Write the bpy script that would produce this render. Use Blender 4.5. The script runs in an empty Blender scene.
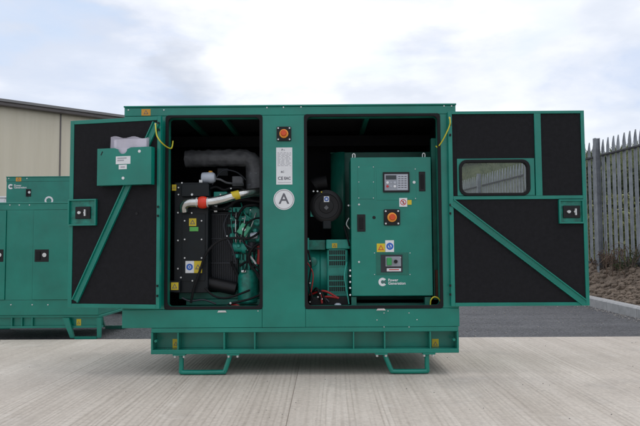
import bpy, bmesh, math, random
from mathutils import Vector, Matrix, noise
random.seed(7)
S = bpy.context.scene
COL = S.collection
R = math.radians
PI = math.pi

# ------------------------------------------------------------------ camera
CAMR = ((0.99994893, 0.00671489, 0.00755239),
        (0.00792333, -0.057048, -0.99834),
        (-0.00627289, 0.99834885, -0.05709829))
CAMP = (0.0, -4.1, 0.81)
FPX = 630.0
cd = bpy.data.cameras.new('camera'); cam = bpy.data.objects.new('camera', cd); COL.objects.link(cam)
m4 = Matrix(CAMR).to_4x4(); m4.translation = Vector(CAMP); cam.matrix_world = m4
cd.sensor_width = 36; cd.lens = FPX/640*36; cd.clip_end = 3000; cd.clip_start = 0.05
S.camera = cam

# ------------------------------------------------------------------ world: Nishita sky behind broken cloud
w = bpy.data.worlds.new('World'); S.world = w; w.use_nodes = True
nt = w.node_tree; N = nt.nodes; L = nt.links; N.clear()
SUN_EL, SUN_AZ = R(58), R(-62)          # azimuth measured from +Y towards +X : high, from the front left
out = N.new('ShaderNodeOutputWorld'); bg = N.new('ShaderNodeBackground'); bg.inputs[1].default_value = 0.1
sky = N.new('ShaderNodeTexSky'); sky.sky_type = 'NISHITA'; sky.sun_disc = False
SUNV = Vector((0.42, 0.02, 1.15)).normalized()
sky.sun_elevation = math.asin(SUNV.z); sky.sun_rotation = math.atan2(SUNV.x, SUNV.y)
tc = N.new('ShaderNodeTexCoord')
mp = N.new('ShaderNodeMapping'); mp.inputs['Scale'].default_value = (1, 1, 2.6); mp.inputs['Location'].default_value = (.35, .1, .2)
L.new(tc.outputs['Generated'], mp.inputs[0])
n1 = N.new('ShaderNodeTexNoise'); n1.inputs['Scale'].default_value = 2.9; n1.inputs['Detail'].default_value = 9; n1.inputs['Roughness'].default_value = .57; n1.inputs['Distortion'].default_value = .25
n2 = N.new('ShaderNodeTexNoise'); n2.inputs['Scale'].default_value = 5.5; n2.inputs['Detail'].default_value = 6; n2.inputs['Roughness'].default_value = .5
L.new(mp.outputs[0], n1.inputs['Vector']); L.new(mp.outputs[0], n2.inputs['Vector'])
r1 = N.new('ShaderNodeValToRGB')
r1.color_ramp.elements[0].position = .34; r1.color_ramp.elements[0].color = (5.6, 6.6, 8.6, 1)
r1.color_ramp.elements[1].position = .64; r1.color_ramp.elements[1].color = (11.0, 11.0, 11.1, 1)
e = r1.color_ramp.elements.new(.46); e.color = (8.0, 8.35, 9.2, 1)
L.new(n1.outputs['Fac'], r1.inputs[0])
# darker cloud bellies at chosen directions
def blob(dx, dy, dz, inner, outer, strength):
    v = Vector((dx, dy, dz)).normalized()
    d = N.new('ShaderNodeVectorMath'); d.operation = 'DOT_PRODUCT'; d.inputs[1].default_value = v
    nrm = N.new('ShaderNodeVectorMath'); nrm.operation = 'NORMALIZE'
    ad = N.new('ShaderNodeVectorMath'); ad.operation = 'MULTIPLY_ADD'
    L.new(n2.outputs['Color'], ad.inputs[0]); ad.inputs[1].default_value = (.44, .44, .44); L.new(tc.outputs['Generated'], ad.inputs[2])
    ad2 = N.new('ShaderNodeVectorMath'); ad2.operation = 'SUBTRACT'; ad2.inputs[1].default_value = (.22, .22, .22); L.new(ad.outputs[0], ad2.inputs[0])
    L.new(ad2.outputs[0], nrm.inputs[0]); L.new(nrm.outputs[0], d.inputs[0])
    mr = N.new('ShaderNodeMapRange'); mr.interpolation_type = 'SMOOTHSTEP'
    mr.inputs[1].default_value = math.cos(R(outer)); mr.inputs[2].default_value = math.cos(R(inner))
    mr.inputs[3].default_value = 0; mr.inputs[4].default_value = strength
    L.new(d.outputs['Value'], mr.inputs[0]); return mr.outputs[0]
def pxdir(px, py):
    c = Vector((px-320, -(py-213), -FPX)); return Matrix(CAMR) @ c
acc = r1.outputs[0]
for (px, py, i, o, s, c) in ((20, 62, 1, 8, .75, (6.2, 6.8, 8.0, 1)), (10, 25, 0, 5, .5, (5.6, 7.2, 9.6, 1)), (185, 85, 0, 5, .8, (6.0, 6.4, 7.3, 1)), (600, 18, 1, 8, .6, (6.7, 7.2, 8.2, 1)), (520, 12, 0, 3, .5, (6.6, 7.7, 9.4, 1)),
                             (430, 95, 0, 6, .55, (6.8, 7.2, 8.1, 1)), (60, 110, 0, 8, .5, (7.0, 7.6, 8.9, 1)), (245, 50, 0, 2.5, .5, (7.2, 7.8, 9.1, 1)), (365, 48, 0, 3.5, .5, (6.3, 7.6, 9.4, 1)), (560, 110, 1, 6, .3, (8.2, 8.5, 9.2, 1)),
                             (290, 30, 2, 13, .7, (11.5, 11.5, 11.6, 1)), (500, 50, 1, 8, .4, (11, 11, 11.1, 1))):
    v = pxdir(px, py); f = blob(v.x, v.y, v.z, i, o, s)
    mx = N.new('ShaderNodeMixRGB'); mx.inputs[2].default_value = c
    L.new(f, mx.inputs[0]); L.new(acc, mx.inputs[1]); acc = mx.outputs[0]
mx = N.new('ShaderNodeMixRGB'); mx.inputs[0].default_value = .88
L.new(sky.outputs[0], mx.inputs[1]); L.new(acc, mx.inputs[2]); L.new(mx.outputs[0], bg.inputs[0]); L.new(bg.outputs[0], out.inputs[0])

sl = bpy.data.lights.new('sun', 'SUN'); sl.energy = 0.8; sl.angle = R(35); sl.color = (1, .96, .9)
so = bpy.data.objects.new('sun', sl); COL.objects.link(so)
so.rotation_euler = SUNV.to_track_quat('Z', 'Y').to_euler(); so.location = (0, 0, 8)
S.view_settings.view_transform = 'Standard'; S.view_settings.look = 'None'
S.view_settings.exposure = 0.2; S.view_settings.gamma = 1; S.view_settings.use_curve_mapping = False
S.render.engine = 'CYCLES'

# ------------------------------------------------------------------ materials
def mat(name, col, rough=.5, metal=0, coat=0, noise_amt=0, noise_scale=8, bump=0, bump_scale=200, spec=.5, col2=None, wave=0):
    m = bpy.data.materials.new(name); m.use_nodes = True
    n = m.node_tree.nodes; l = m.node_tree.links; b = n['Principled BSDF']
    b.inputs['Base Color'].default_value = (*col, 1); b.inputs['Roughness'].default_value = rough
    b.inputs['Metallic'].default_value = metal; b.inputs['Coat Weight'].default_value = coat; b.inputs['Coat Roughness'].default_value = .15
    b.inputs['Specular IOR Level'].default_value = spec
    t = n.new('ShaderNodeTexCoord')
    if noise_amt or col2:
        a = n.new('ShaderNodeTexNoise'); a.inputs['Scale'].default_value = noise_scale; a.inputs['Detail'].default_value = 6; a.inputs['Roughness'].default_value = .6
        l.new(t.outputs['Object'], a.inputs['Vector'])
        rr = n.new('ShaderNodeValToRGB'); rr.color_ramp.elements[0].position = .35; rr.color_ramp.elements[1].position = .65
        c2 = col2 or tuple(min(1, c*(1+noise_amt)) for c in col); c1 = col if col2 else tuple(c*(1-noise_amt) for c in col)
        rr.color_ramp.elements[0].color = (*c1, 1); rr.color_ramp.elements[1].color = (*c2, 1)
        l.new(a.outputs['Fac'], rr.inputs[0]); l.new(rr.outputs[0], b.inputs['Base Color'])
        mr = n.new('ShaderNodeMapRange'); mr.inputs[3].default_value = max(0, rough-.08); mr.inputs[4].default_value = min(1, rough+.1)
        l.new(a.outputs['Fac'], mr.inputs[0]); l.new(mr.outputs[0], b.inputs['Roughness'])
    if bump:
        a = n.new('ShaderNodeTexNoise'); a.inputs['Scale'].default_value = bump_scale; a.inputs['Detail'].default_value = 3
        l.new(t.outputs['Object'], a.inputs['Vector'])
        bp = n.new('ShaderNodeBump'); bp.inputs['Strength'].default_value = bump; bp.inputs['Distance'].default_value = .002
        l.new(a.outputs['Fac'], bp.inputs['Height']); l.new(bp.outputs[0], b.inputs['Normal'])
        if wave:        # the slight waviness of pressed sheet steel
            a2 = n.new('ShaderNodeTexNoise'); a2.inputs['Scale'].default_value = 5; a2.inputs['Detail'].default_value = 2; l.new(t.outputs['Object'], a2.inputs['Vector'])
            b2 = n.new('ShaderNodeBump'); b2.inputs['Strength'].default_value = wave; b2.inputs['Distance'].default_value = .02
            l.new(a2.outputs['Fac'], b2.inputs['Height']); l.new(b2.outputs[0], bp.inputs['Normal'])
    return m
GREEN = (.0005, .188, .138)
M = {}
M['green'] = mat('green_paint', GREEN, .30, coat=.15, spec=.45, noise_amt=.12, noise_scale=3.5, bump=.06, bump_scale=350, wave=.25)
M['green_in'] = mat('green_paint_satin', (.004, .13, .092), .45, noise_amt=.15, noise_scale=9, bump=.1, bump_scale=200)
M['eng'] = mat('engine_green', (.006, .19, .14), .38, noise_amt=.35, noise_scale=25, bump=.4, bump_scale=120)
M['altgreen'] = mat('alternator_green', (.02, .33, .26), .4, noise_amt=.15, noise_scale=12, bump=.2, bump_scale=150)
M['railm'] = mat('shaded_rail', (.06, .06, .065), .7, noise_amt=.3, noise_scale=12)  # rails seen from below: their shade is painted in as a darker steel
M['foam'] = mat('acoustic_foam', (.0135, .0135, .0155), .93, noise_amt=.15, noise_scale=40, bump=.6, bump_scale=420, spec=.2)
M['black'] = mat('black_plastic', (.008, .008, .009), .45, spec=.3, bump=.1, bump_scale=150)
M['rubber'] = mat('black_rubber', (.007, .007, .008), .65, spec=.25, bump=.2, bump_scale=200)
M['blackmetal'] = mat('black_enamel', (.003, .006, .008), .45, spec=.3, noise_amt=.3, noise_scale=20, bump=.1)
M['zinc'] = mat('zinc_bolt', (.6, .61, .6), .35, metal=.6, noise_amt=.1, noise_scale=60)
M['steel'] = mat('polished_pipe', (.60, .60, .58), .2, metal=.97, noise_amt=.2, noise_scale=14, bump=.1)
M['lag'] = mat('exhaust_lagging', (.13, .134, .142), .55, noise_amt=.22, noise_scale=22, bump=1.0, bump_scale=38)
M['white'] = mat('white_label', (.72, .73, .74), .45, noise_amt=.03, noise_scale=30)
M['paper'] = mat('paper', (.70, .68, .74), .5, noise_amt=.06, noise_scale=18)
M['print'] = mat('printed_ink', (.12, .12, .14), .6)
M['printgrey'] = mat('grey_ink', (.38, .38, .41), .6)
M['yellow'] = mat('yellow_label', (.62, .47, .02), .5, noise_amt=.05)
M['orangelab'] = mat('amber_label', (.62, .30, .03), .5)
M['greenlab'] = mat('bright_green_label', (.10, .42, .08), .5)
M['blue'] = mat('blue_mark', (.02, .12, .5), .5)
M['redmark'] = mat('red_mark', (.5, .03, .03), .5)
M['redbtn'] = mat('red_button', (.62, .07, .01), .4)
M['amber'] = mat('amber_ring', (.85, .32, .03), .4)
M['redhose'] = mat('red_silicone', (.68, .035, .012), .35, noise_amt=.1)
M['redcable'] = mat('red_cable', (.32, .012, .012), .45)
M['yelgreen'] = mat('yellow_cable', (.55, .50, .03), .45)
M['lcd'] = mat('lcd_glass', (.02, .028, .03), .15)
M['panelgrey'] = mat('panel_grey', (.28, .30, .34), .45, noise_amt=.08)
M['panellight'] = mat('panel_light_grey', (.42, .45, .50), .45)
M['galv'] = mat('galvanised_steel', (.25, .268, .29), .55, metal=.3, noise_amt=.22, noise_scale=7, bump=.15, bump_scale=60)
M['white_pl'] = mat('white_plastic', (.5, .55, .62), .4, noise_amt=.1)
M['greenbtn'] = mat('green_toggle', (.03, .30, .08), .4)
M['litgreen'] = mat('pale_green_casting', (.06, .38, .22), .4, noise_amt=.2, noise_scale=30)
M['rust'] = mat('dark_rust', (.10, .03, .015), .7, noise_amt=.3)
M['corewire'] = mat('fin_core', (.03, .033, .04), .5, metal=.3)

def glass():
    m = bpy.data.materials.new('clear_window'); m.use_nodes = True; n = m.node_tree.nodes; l = m.node_tree.links; n.clear()
    o = n.new('ShaderNodeOutputMaterial'); t = n.new('ShaderNodeBsdfTransparent'); t.inputs[0].default_value = (.86, .88, .86, 1)
    g = n.new('ShaderNodeBsdfGlossy'); g.inputs['Roughness'].default_value = .02; f = n.new('ShaderNodeFresnel'); f.inputs[0].default_value = 1.45
    x = n.new('ShaderNodeMixShader'); l.new(f.outputs[0], x.inputs[0]); l.new(t.outputs[0], x.inputs[1]); l.new(g.outputs[0], x.inputs[2]); l.new(x.outputs[0], o.inputs[0]); return m
M['glass'] = glass()
def wallet():
    m = mat('clear_polythene', (.66, .63, .74), .2, bump=.8, bump_scale=25); n = m.node_tree.nodes; l = m.node_tree.links
    tr = n.new('ShaderNodeBsdfTransparent'); x = n.new('ShaderNodeMixShader'); x.inputs[0].default_value = .38
    l.new(tr.outputs[0], x.inputs[1]); l.new(n['Principled BSDF'].outputs[0], x.inputs[2]); l.new(x.outputs[0], n['Material Output'].inputs[0]); return m
M['poly'] = wallet()

# ------------------------------------------------------------------ mesh helpers
SUB = 8
class MB:
    def __init__(s): s.bm = bmesh.new()
    def box(s, x0, x1, y0, y1, z0, z1):
        v = [s.bm.verts.new(p) for p in ((x0,y0,z0),(x1,y0,z0),(x1,y1,z0),(x0,y1,z0),(x0,y0,z1),(x1,y0,z1),(x1,y1,z1),(x0,y1,z1))]
        for f in ((0,3,2,1),(4,5,6,7),(0,1,5,4),(1,2,6,5),(2,3,7,6),(3,0,4,7)): s.bm.faces.new([v[i] for i in f])
        return s
    def prism(s, pts, y0, y1):          # outline in XZ, extruded along Y
        a = [s.bm.verts.new((x, y0, z)) for x, z in pts]; b = [s.bm.verts.new((x, y1, z)) for x, z in pts]
        n = len(pts); s.bm.faces.new(a); s.bm.faces.new(b[::-1])
        for i in range(n): s.bm.faces.new((a[(i+1) % n], a[i], b[i], b[(i+1) % n]))
        return s
    def cyl(s, c, ax, r, h, seg=20, r2=None):
        c = Vector(c); ax = Vector(ax).normalized(); q = ax.to_track_quat('Z', 'Y'); r2 = r if r2 is None else r2
        a = []; b = []
        for i in range(seg):
            t = 2*PI*i/seg; d = q @ Vector((math.cos(t), math.sin(t), 0))
            a.append(s.bm.verts.new(c+d*r)); b.append(s.bm.verts.new(c+ax*h+d*r2))
        s.bm.faces.new(a[::-1]); s.bm.faces.new(b)
        for i in range(seg): s.bm.faces.new((a[i], a[(i+1) % seg], b[(i+1) % seg], b[i]))
        return s
    def lathe(s, c, ax, prof, seg=28):   # prof: (r, h) pairs
        c = Vector(c); ax = Vector(ax).normalized(); q = ax.to_track_quat('Z', 'Y'); rings = []
        for r, h in prof:
            rings.append([s.bm.verts.new(c+ax*h+q @ Vector((math.cos(2*PI*i/seg)*r, math.sin(2*PI*i/seg)*r, 0))) for i in range(seg)])
        s.bm.faces.new(rings[0][::-1]); s.bm.faces.new(rings[-1])
        for a, b in zip(rings, rings[1:]):
            for i in range(seg): s.bm.faces.new((a[i], a[(i+1) % seg], b[(i+1) % seg], b[i]))
        return s
    def ring(s, c, r0, r1, y0, y1, a0=0, a1=2*PI, seg=32):   # flat ring or arc facing -Y
        full = abs(a1-a0-2*PI) < 1e-4; k = seg if full else seg+1; P = []
        for i in range(k):
            t = a0+(a1-a0)*i/seg; ct, st = math.cos(t), math.sin(t)
            P.append([s.bm.verts.new((c[0]+ct*r, y, c[1]+st*r)) for r in (r0, r1) for y in (y0, y1)])
        for i in range(seg):
            a = P[i]; b = P[(i+1) % k]
            for u, v in ((0,2),(2,3),(3,1),(1,0)): s.bm.faces.new((a[u], a[v], b[v], b[u]))
        if not full:
            for q in (P[0], P[-1]): s.bm.faces.new((q[0], q[1], q[3], q[2]))
        return s
    def tube(s, pts, r, seg=10, smooth=True, taper=None):
        pts = [Vector(p) for p in pts]
        if smooth and len(pts) > 2:
            q = []
            P = [pts[0]]+pts+[pts[-1]]
            for i in range(1, len(P)-2):
                for k in range(SUB):
                    t = k/SUB; a, b, c, d = P[i-1:i+3]
                    q.append(.5*((2*b)+(-a+c)*t+(2*a-5*b+4*c-d)*t*t+(-a+3*b-3*c+d)*t**3))
            q.append(pts[-1]); pts = q
        prev = None; rings = []
        for i, p in enumerate(pts):
            d = (pts[min(i+1, len(pts)-1)]-pts[max(i-1, 0)]).normalized()
            if prev is None: u = d.orthogonal().normalized()
            else:
                u = (prev-d*prev.dot(d)).normalized()
            prev = u; v = d.cross(u); rr = r if taper is None else r+(taper-r)*i/(len(pts)-1)
            rings.append([s.bm.verts.new(p+(u*math.cos(2*PI*k/seg)+v*math.sin(2*PI*k/seg))*rr) for k in range(seg)])
        s.bm.faces.new(rings[0][::-1]); s.bm.faces.new(rings[-1])
        for a, b in zip(rings, rings[1:]):
            for k in range(seg): s.bm.faces.new((a[k], a[(k+1) % seg], b[(k+1) % seg], b[k]))
        return s
    def bar(s, a, b, wd, y0, y1):       # straight bar in XZ between two points
        a = Vector((a[0], a[1])); b = Vector((b[0], b[1])); d = (b-a).normalized(); n = Vector((-d.y, d.x))*wd/2
        return s.prism([tuple(a+n), tuple(a-n), tuple(b-n), tuple(b+n)], y0, y1)
    def build(s, name, m, parent=None, off=None, X=None, bevel=0, smooth=False, recalc=True):
        if recalc: bmesh.ops.recalc_face_normals(s.bm, faces=s.bm.faces)
        if X is not None: s.bm.transform(X)
        if off is None and parent is not None: off = ORG.get(parent.name, Vector((0, 0, 0)))
        if off is not None: s.bm.transform(Matrix.Translation(-Vector(off)))
        me = bpy.data.meshes.new(name); s.bm.to_mesh(me); s.bm.free()
        me.materials.append(m)
        o = bpy.data.objects.new(name, me); COL.objects.link(o)
        if parent is not None: o.parent = parent; ORG[o.name] = Vector(off)
        elif off is not None: o.location = off
        if smooth:
            for p in me.polygons: p.use_smooth = True
            md = o.modifiers.new('edges', 'EDGE_SPLIT'); md.split_angle = R(38)
        if bevel:
            md = o.modifiers.new('bevel', 'BEVEL'); md.width = bevel; md.segments = 2; md.limit_method = 'ANGLE'; md.angle_limit = R(50)
        return o
ORG = {}
def thing(name, label, cat, loc, group=None):
    o = bpy.data.objects.new(name, None); COL.objects.link(o); o.location = loc; o.empty_display_size = .1
    o['label'] = label; o['category'] = cat
    if group: o['group'] = group
    ORG[o.name] = Vector(loc); return o
def tag(o, label=None, cat=None, group=None, kind=None):
    if label: o['label'] = label
    if cat: o['category'] = cat
    if group: o['group'] = group
    if kind: o['kind'] = kind
    return o
def at(px, py, Y=0.0):                  # photograph pixel -> (x, z) on the vertical plane at depth Y
    v = Matrix(CAMR) @ Vector((px-320, -(py-213), -FPX)); t = (Y+4.1)/v.y
    return v.x*t, CAMP[2]+v.z*t
def rect(px0, py0, px1, py1, Y):
    a = at(px0, py0, Y); b = at(px1, py1, Y); c = at(px0, py1, Y); d = at(px1, py0, Y)
    return (a[0]+c[0])/2, (b[0]+d[0])/2, (b[1]+c[1])/2, (a[1]+d[1])/2   # x0,x1,z0,z1
def plate(name, px0, py0, px1, py1, Y, t, m, parent, bevel=0, X=None):
    x0, x1, z0, z1 = rect(px0, py0, px1, py1, Y)
    return MB().box(x0, x1, Y, Y+t, z0, z1).build(name, m, parent, bevel=bevel, X=X)
def textmesh(name, txt, size, x, z, Y, m, parent, align='LEFT', bold=0.0, X=None, sx=1.0):
    cu = bpy.data.curves.new(name, 'FONT'); cu.body = txt; cu.size = size; cu.align_x = align; cu.align_y = 'CENTER'
    cu.offset = bold; cu.resolution_u = 3; cu.space_line = .85
    o = bpy.data.objects.new(name, cu); COL.objects.link(o)
    dg = bpy.context.evaluated_depsgraph_get(); me = bpy.data.meshes.new_from_object(o.evaluated_get(dg))
    bpy.data.objects.remove(o); bpy.data.curves.remove(cu)
    bm = bmesh.new(); bm.from_mesh(me); bpy.data.meshes.remove(me)
    bm.transform(Matrix.Translation((x, Y, z)) @ Matrix.Rotation(PI/2, 4, 'X') @ Matrix.Diagonal((sx, 1, 1, 1)))
    mb = MB(); mb.bm.free(); mb.bm = bm
    return mb.build(name, m, parent, X=X, recalc=False)
def rrect(x0, x1, z0, z1, r, seg=6):
    pts = []
    for cx, cz, a in ((x1-r, z1-r, 0), (x0+r, z1-r, PI/2), (x0+r, z0+r, PI), (x1-r, z0+r, 1.5*PI)):
        for i in range(seg+1):
            t = a+PI/2*i/seg; pts.append((cx+r*math.cos(t), cz+r*math.sin(t)))
    return pts
def frame_mb(outer, inner, y0, y1):
    mb = MB(); bm = mb.bm; n = len(outer)
    V = [[bm.verts.new((p[0], y, p[1])) for p in loop] for loop in (outer, inner) for y in (y0, y1)]  # o0 o1 i0 i1
    for i in range(n):
        j = (i+1) % n
        for a, b in ((0, 1), (1, 3), (3, 2), (2, 0)): bm.faces.new((V[a][i], V[a][j], V[b][j], V[b][i]))
    return mb
def bolt(px, py, Y, parent, r=.005, m='zinc', X=None, name='bolt'):
    x, z = at(px, py, Y)
    return MB().cyl((x, Y, z), (0, -1, 0), r, .004, 10, r*.8).build(name, M[m], parent, X=X, smooth=True)

def logo(parent, cx, cz, r, Y, ts, X=None):     # round C shaped emblem and two words
    MB().ring((cx, cz), r*.42, r, Y-.0012, Y, R(38), R(322), 26).build('emblem', M['white'], parent, X=X)
    MB().prism([(cx-r*.35, cz+r*.1), (cx-r*.2, cz-r*.16), (cx+r*.85, cz-r*.1), (cx+r*.85, cz+r*.12)], Y-.0015, Y).build('emblem_stroke', M['print'], parent, X=X)
    textmesh('lettering', 'Power', ts, cx+r*1.3, cz+r*.42, Y-.001, M['white'], parent, bold=ts*.02, X=X)
    textmesh('lettering', 'Generation', ts, cx+r*1.3, cz-r*.36, Y-.001, M['white'], parent, bold=ts*.02, X=X)
def warning(px0, py0, px1, py1, Y, parent, mark='print', col='yellow', X=None):
    p = plate('warning_label', px0, py0, px1, py1, Y-.0012, .0012, M[col], parent, X=X)
    x0, x1, z0, z1 = rect(px0, py0, px1, py1, Y); cx = (x0+x1)/2; cz = (z0+z1)/2; s = min(x1-x0, z1-z0)*.36
    mb = MB(); mb.prism([(cx-s, cz-s*.8), (cx+s, cz-s*.8), (cx, cz+s)], Y-.0016, Y-.0012)
    mb.build('hazard_triangle', M[mark], p, X=X)
    MB().prism([(cx-s*.55, cz-s*.55), (cx+s*.55, cz-s*.55), (cx, cz+s*.5)], Y-.002, Y-.0016).build('hazard_symbol', M[col], p, X=X)
    return p
def estop(px, py, Y, half, parent):
    x, z = at(px, py, Y)
    b = MB().prism(rrect(x-half, x+half, z-half, z+half, half*.15, 3), Y-.012, Y).build('emergency_stop', M['black'], parent, bevel=.002)
    MB().lathe((x, Y-.012, z), (0, -1, 0), [(half*.62, 0), (half*.60, .008), (half*.5, .010)]).build('collar', M['amber'], b, smooth=True)
    MB().lathe((x, Y-.021, z), (0, -1, 0), [(half*.25, 0), (half*.25, .012), (half*.42, .014), (half*.43, .022), (half*.36, .027)]).build('push_button', M['redbtn'], b, smooth=True)
    for sx in (-1, 1):
        for sz in (-1, 1):
            MB().cyl((x+sx*half*.78, Y-.012, z+sz*half*.78), (0, -1, 0), half*.11, .003, 10).build('bolt', M['zinc'], b, smooth=True)
def disc_label(px, py, Y, r, col, parent, sym='blue'):
    pass

# ================================================================== SETTING
def ground_mat(kind):
    m = bpy.data.materials.new(kind); m.use_nodes = True; n = m.node_tree.nodes; l = m.node_tree.links; b = n['Principled BSDF']
    t = n.new('ShaderNodeTexCoord')
    def noi(sc, det=5, rough=.6, vec=None, dist=0):
        a = n.new('ShaderNodeTexNoise'); a.inputs['Scale'].default_value = sc; a.inputs['Detail'].default_value = det; a.inputs['Roughness'].default_value = rough; a.inputs['Distortion'].default_value = dist
        l.new(vec or t.outputs['Object'], a.inputs['Vector']); return a.outputs['Fac']
    def ramp(f, p0, c0, p1, c1):
        r = n.new('ShaderNodeValToRGB'); r.color_ramp.elements[0].position = p0; r.color_ramp.elements[0].color = (*c0, 1)
        r.color_ramp.elements[1].position = p1; r.color_ramp.elements[1].color = (*c1, 1); l.new(f, r.inputs[0]); return r.outputs[0]
    def mix(f, a, c, mode='MIX'):
        x = n.new('ShaderNodeMixRGB'); x.blend_type = mode
        for i, v in ((0, f), (1, a), (2, c)):
            if isinstance(v, (int, float)): x.inputs[i].default_value = v
            elif isinstance(v, tuple): x.inputs[i].default_value = (*v, 1)
            else: l.new(v, x.inputs[i])
        return x.outputs[0]
    if kind == 'brushed_concrete':
        def mapped(sx_, sy_):
            mp = n.new('ShaderNodeMapping'); mp.inputs['Scale'].default_value = (sx_, sy_, 1); l.new(t.outputs['Object'], mp.inputs[0]); return mp.outputs[0]
        def math_(op, a_, b_=None, c_=None):
            q = n.new('ShaderNodeMath'); q.operation = op
            for i, v in enumerate((a_, b_, c_)):
                if v is None: continue
                if isinstance(v, (int, float)): q.inputs[i].default_value = v
                else: l.new(v, q.inputs[i])
            return q.outputs[0]
        sx_ = n.new('ShaderNodeSeparateXYZ'); l.new(t.outputs['Object'], sx_.inputs[0]); X_ = sx_.outputs[0]
        def band(a_, b_): return math_('MULTIPLY', math_('GREATER_THAN', X_, a_), math_('LESS_THAN', X_, b_))
        # tined grooves : drawn along Y, wandering a little, spaced unevenly
        wob = noi(1.0, 3, .5, mapped(3.0, .10)); wob2 = noi(1.0, 3, .5, mapped(9, .25))
        ph = math_('ADD', math_('MULTIPLY', X_, 2*PI/.031), math_('ADD', math_('MULTIPLY', wob, 34), math_('MULTIPLY', wob2, 16)))
        gr_ = math_('MULTIPLY', math_('ADD', math_('SINE', ph), 1), .5)
        groove = ramp(gr_, .02, (0, 0, 0), .55, (1, 1, 1))
        patch = noi(1.0, 5, .7, mapped(11, .4)); ms = ramp(patch, .40, (.0, .0, .0), .62, (.58, .58, .58))
        ms = mix(band(-1.685, -.185), ms, mix(.25, ms, (1, 1, 1)))
        ms = mix(band(-4.69, -1.685), ms, mix(.6, ms, (0, 0, 0)))
        ms = mix(.55, ms, ramp(noi(20, 4, .7), .35, (.1, .1, .1), .6, (1, 1, 1)), 'MULTIPLY')
        c = ramp(noi(1.1, 6, .65), .3, (.48, .432, .382), .7, (.58, .53, .475))
        c = mix(.6, c, ramp(noi(1.0, 6, .65, mapped(2.2, .22)), .34, (.80, .775, .75), .62, (1.1, 1.1, 1.1)), 'MULTIPLY')
        c = mix(.5, c, ramp(noi(1.0, 5, .7, mapped(14, .6)), .36, (.84, .82, .80), .62, (1.06, 1.06, 1.06)), 'MULTIPLY')
        c = mix(.8, c, ramp(noi(38, 6, .8), .34, (.78, .775, .77), .66, (1.16, 1.16, 1.15)), 'MULTIPLY')
        c = mix(ms, c, mix(1, c, ramp(groove, 0, (.62, .595, .57), 1, (1.03, 1.03, 1.03)), 'MULTIPLY'))
        sp = noi(16, 3, .5); c = mix(ramp(sp, .71, (0, 0, 0), .76, (.55, .55, .55)), c, (.17, .155, .14))
        c = mix(ramp(noi(1.7, 6, .65), .54, (0, 0, 0), .70, (.42, .42, .42)), c, (.30, .272, .245))
        c = mix(ramp(noi(3.3, 6, .7), .58, (0, 0, 0), .70, (.35, .35, .35)), c, (.66, .62, .57))
        l.new(c, b.inputs['Base Color']); b.inputs['Roughness'].default_value = .82
        h = mix(.5, groove, noi(120, 4, .7)); bp = n.new('ShaderNodeBump'); bp.inputs['Strength'].default_value = .5; bp.inputs['Distance'].default_value = .003
        l.new(h, bp.inputs['Height']); l.new(bp.outputs[0], b.inputs['Normal'])
    if kind == 'asphalt':
        v = n.new('ShaderNodeTexVoronoi'); v.inputs['Scale'].default_value = 75; l.new(t.outputs['Object'], v.inputs['Vector'])
        sep = n.new('ShaderNodeSeparateColor'); l.new(v.outputs['Color'], sep.inputs[0])
        c = ramp(sep.outputs[0], .1, (.05, .051, .056), .95, (.13, .133, .144))
        c = mix(.6, c, ramp(noi(2.2, 6, .65), .35, (.72, .72, .74), .65, (1.2, 1.19, 1.17)), 'MULTIPLY')
        mp = n.new('ShaderNodeMapping'); mp.inputs['Scale'].default_value = (.25, 1.6, 1); l.new(t.outputs['Object'], mp.inputs[0])
        c = mix(.6, c, ramp(noi(2, 5, .6, mp.outputs[0]), .4, (.75, .75, .75), .65, (1.25, 1.25, 1.25)), 'MULTIPLY')
        l.new(c, b.inputs['Base Color']); b.inputs['Roughness'].default_value = .75
        bp = n.new('ShaderNodeBump'); bp.inputs['Strength'].default_value = .9; bp.inputs['Distance'].default_value = .008
        l.new(v.outputs['Distance'], bp.inputs['Height']); l.new(bp.outputs[0], b.inputs['Normal'])
    if kind == 'soil':
        c = ramp(noi(7, 8, .7), .3, (.10, .075, .057), .72, (.42, .335, .26))
        c = mix(.6, c, ramp(noi(45, 5, .7), .35, (.6, .58, .56), .7, (1.25, 1.22, 1.2)), 'MULTIPLY')
        l.new(c, b.inputs['Base Color']); b.inputs['Roughness'].default_value = .95
        bp = n.new('ShaderNodeBump'); bp.inputs['Strength'].default_value = 1; bp.inputs['Distance'].default_value = .03
        l.new(noi(30, 7, .7), bp.inputs['Height']); l.new(bp.outputs[0], b.inputs['Normal'])
    if kind == 'rough_grass':
        c = ramp(noi(.35, 7, .65), .35, (.07, .10, .035), .66, (.17, .19, .085))
        c = mix(.6, c, ramp(noi(5, 6, .75), .35, (.55, .58, .5), .68, (1.3, 1.25, 1.1)), 'MULTIPLY')
        l.new(c, b.inputs['Base Color']); b.inputs['Roughness'].default_value = .95
        bp = n.new('ShaderNodeBump'); bp.inputs['Strength'].default_value = 1; bp.inputs['Distance'].default_value = .3
        l.new(noi(4, 8, .75), bp.inputs['Height']); l.new(bp.outputs[0], b.inputs['Normal'])
    return m
def sheet(name, pts, z, m):
    bm = bmesh.new(); bm.faces.new([bm.verts.new((x, y, z)) for x, y in pts]); bmesh.ops.recalc_face_normals(bm, faces=bm.faces)
    if next(iter(bm.faces)).normal.z < 0: bmesh.ops.reverse_faces(bm, faces=bm.faces)
    me = bpy.data.meshes.new(name); bm.to_mesh(me); bm.free(); me.materials.append(m)
    o = bpy.data.objects.new(name, me); COL.objects.link(o); o['kind'] = 'structure'; return o
M['conc'] = ground_mat('brushed_concrete'); M['asph'] = ground_mat('asphalt'); M['soil'] = ground_mat('soil'); M['grass'] = ground_mat('rough_grass')
sheet('ground', [(-900, -900), (900, -900), (900, 900), (-900, 900)], -.022, M['asph'])
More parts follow.
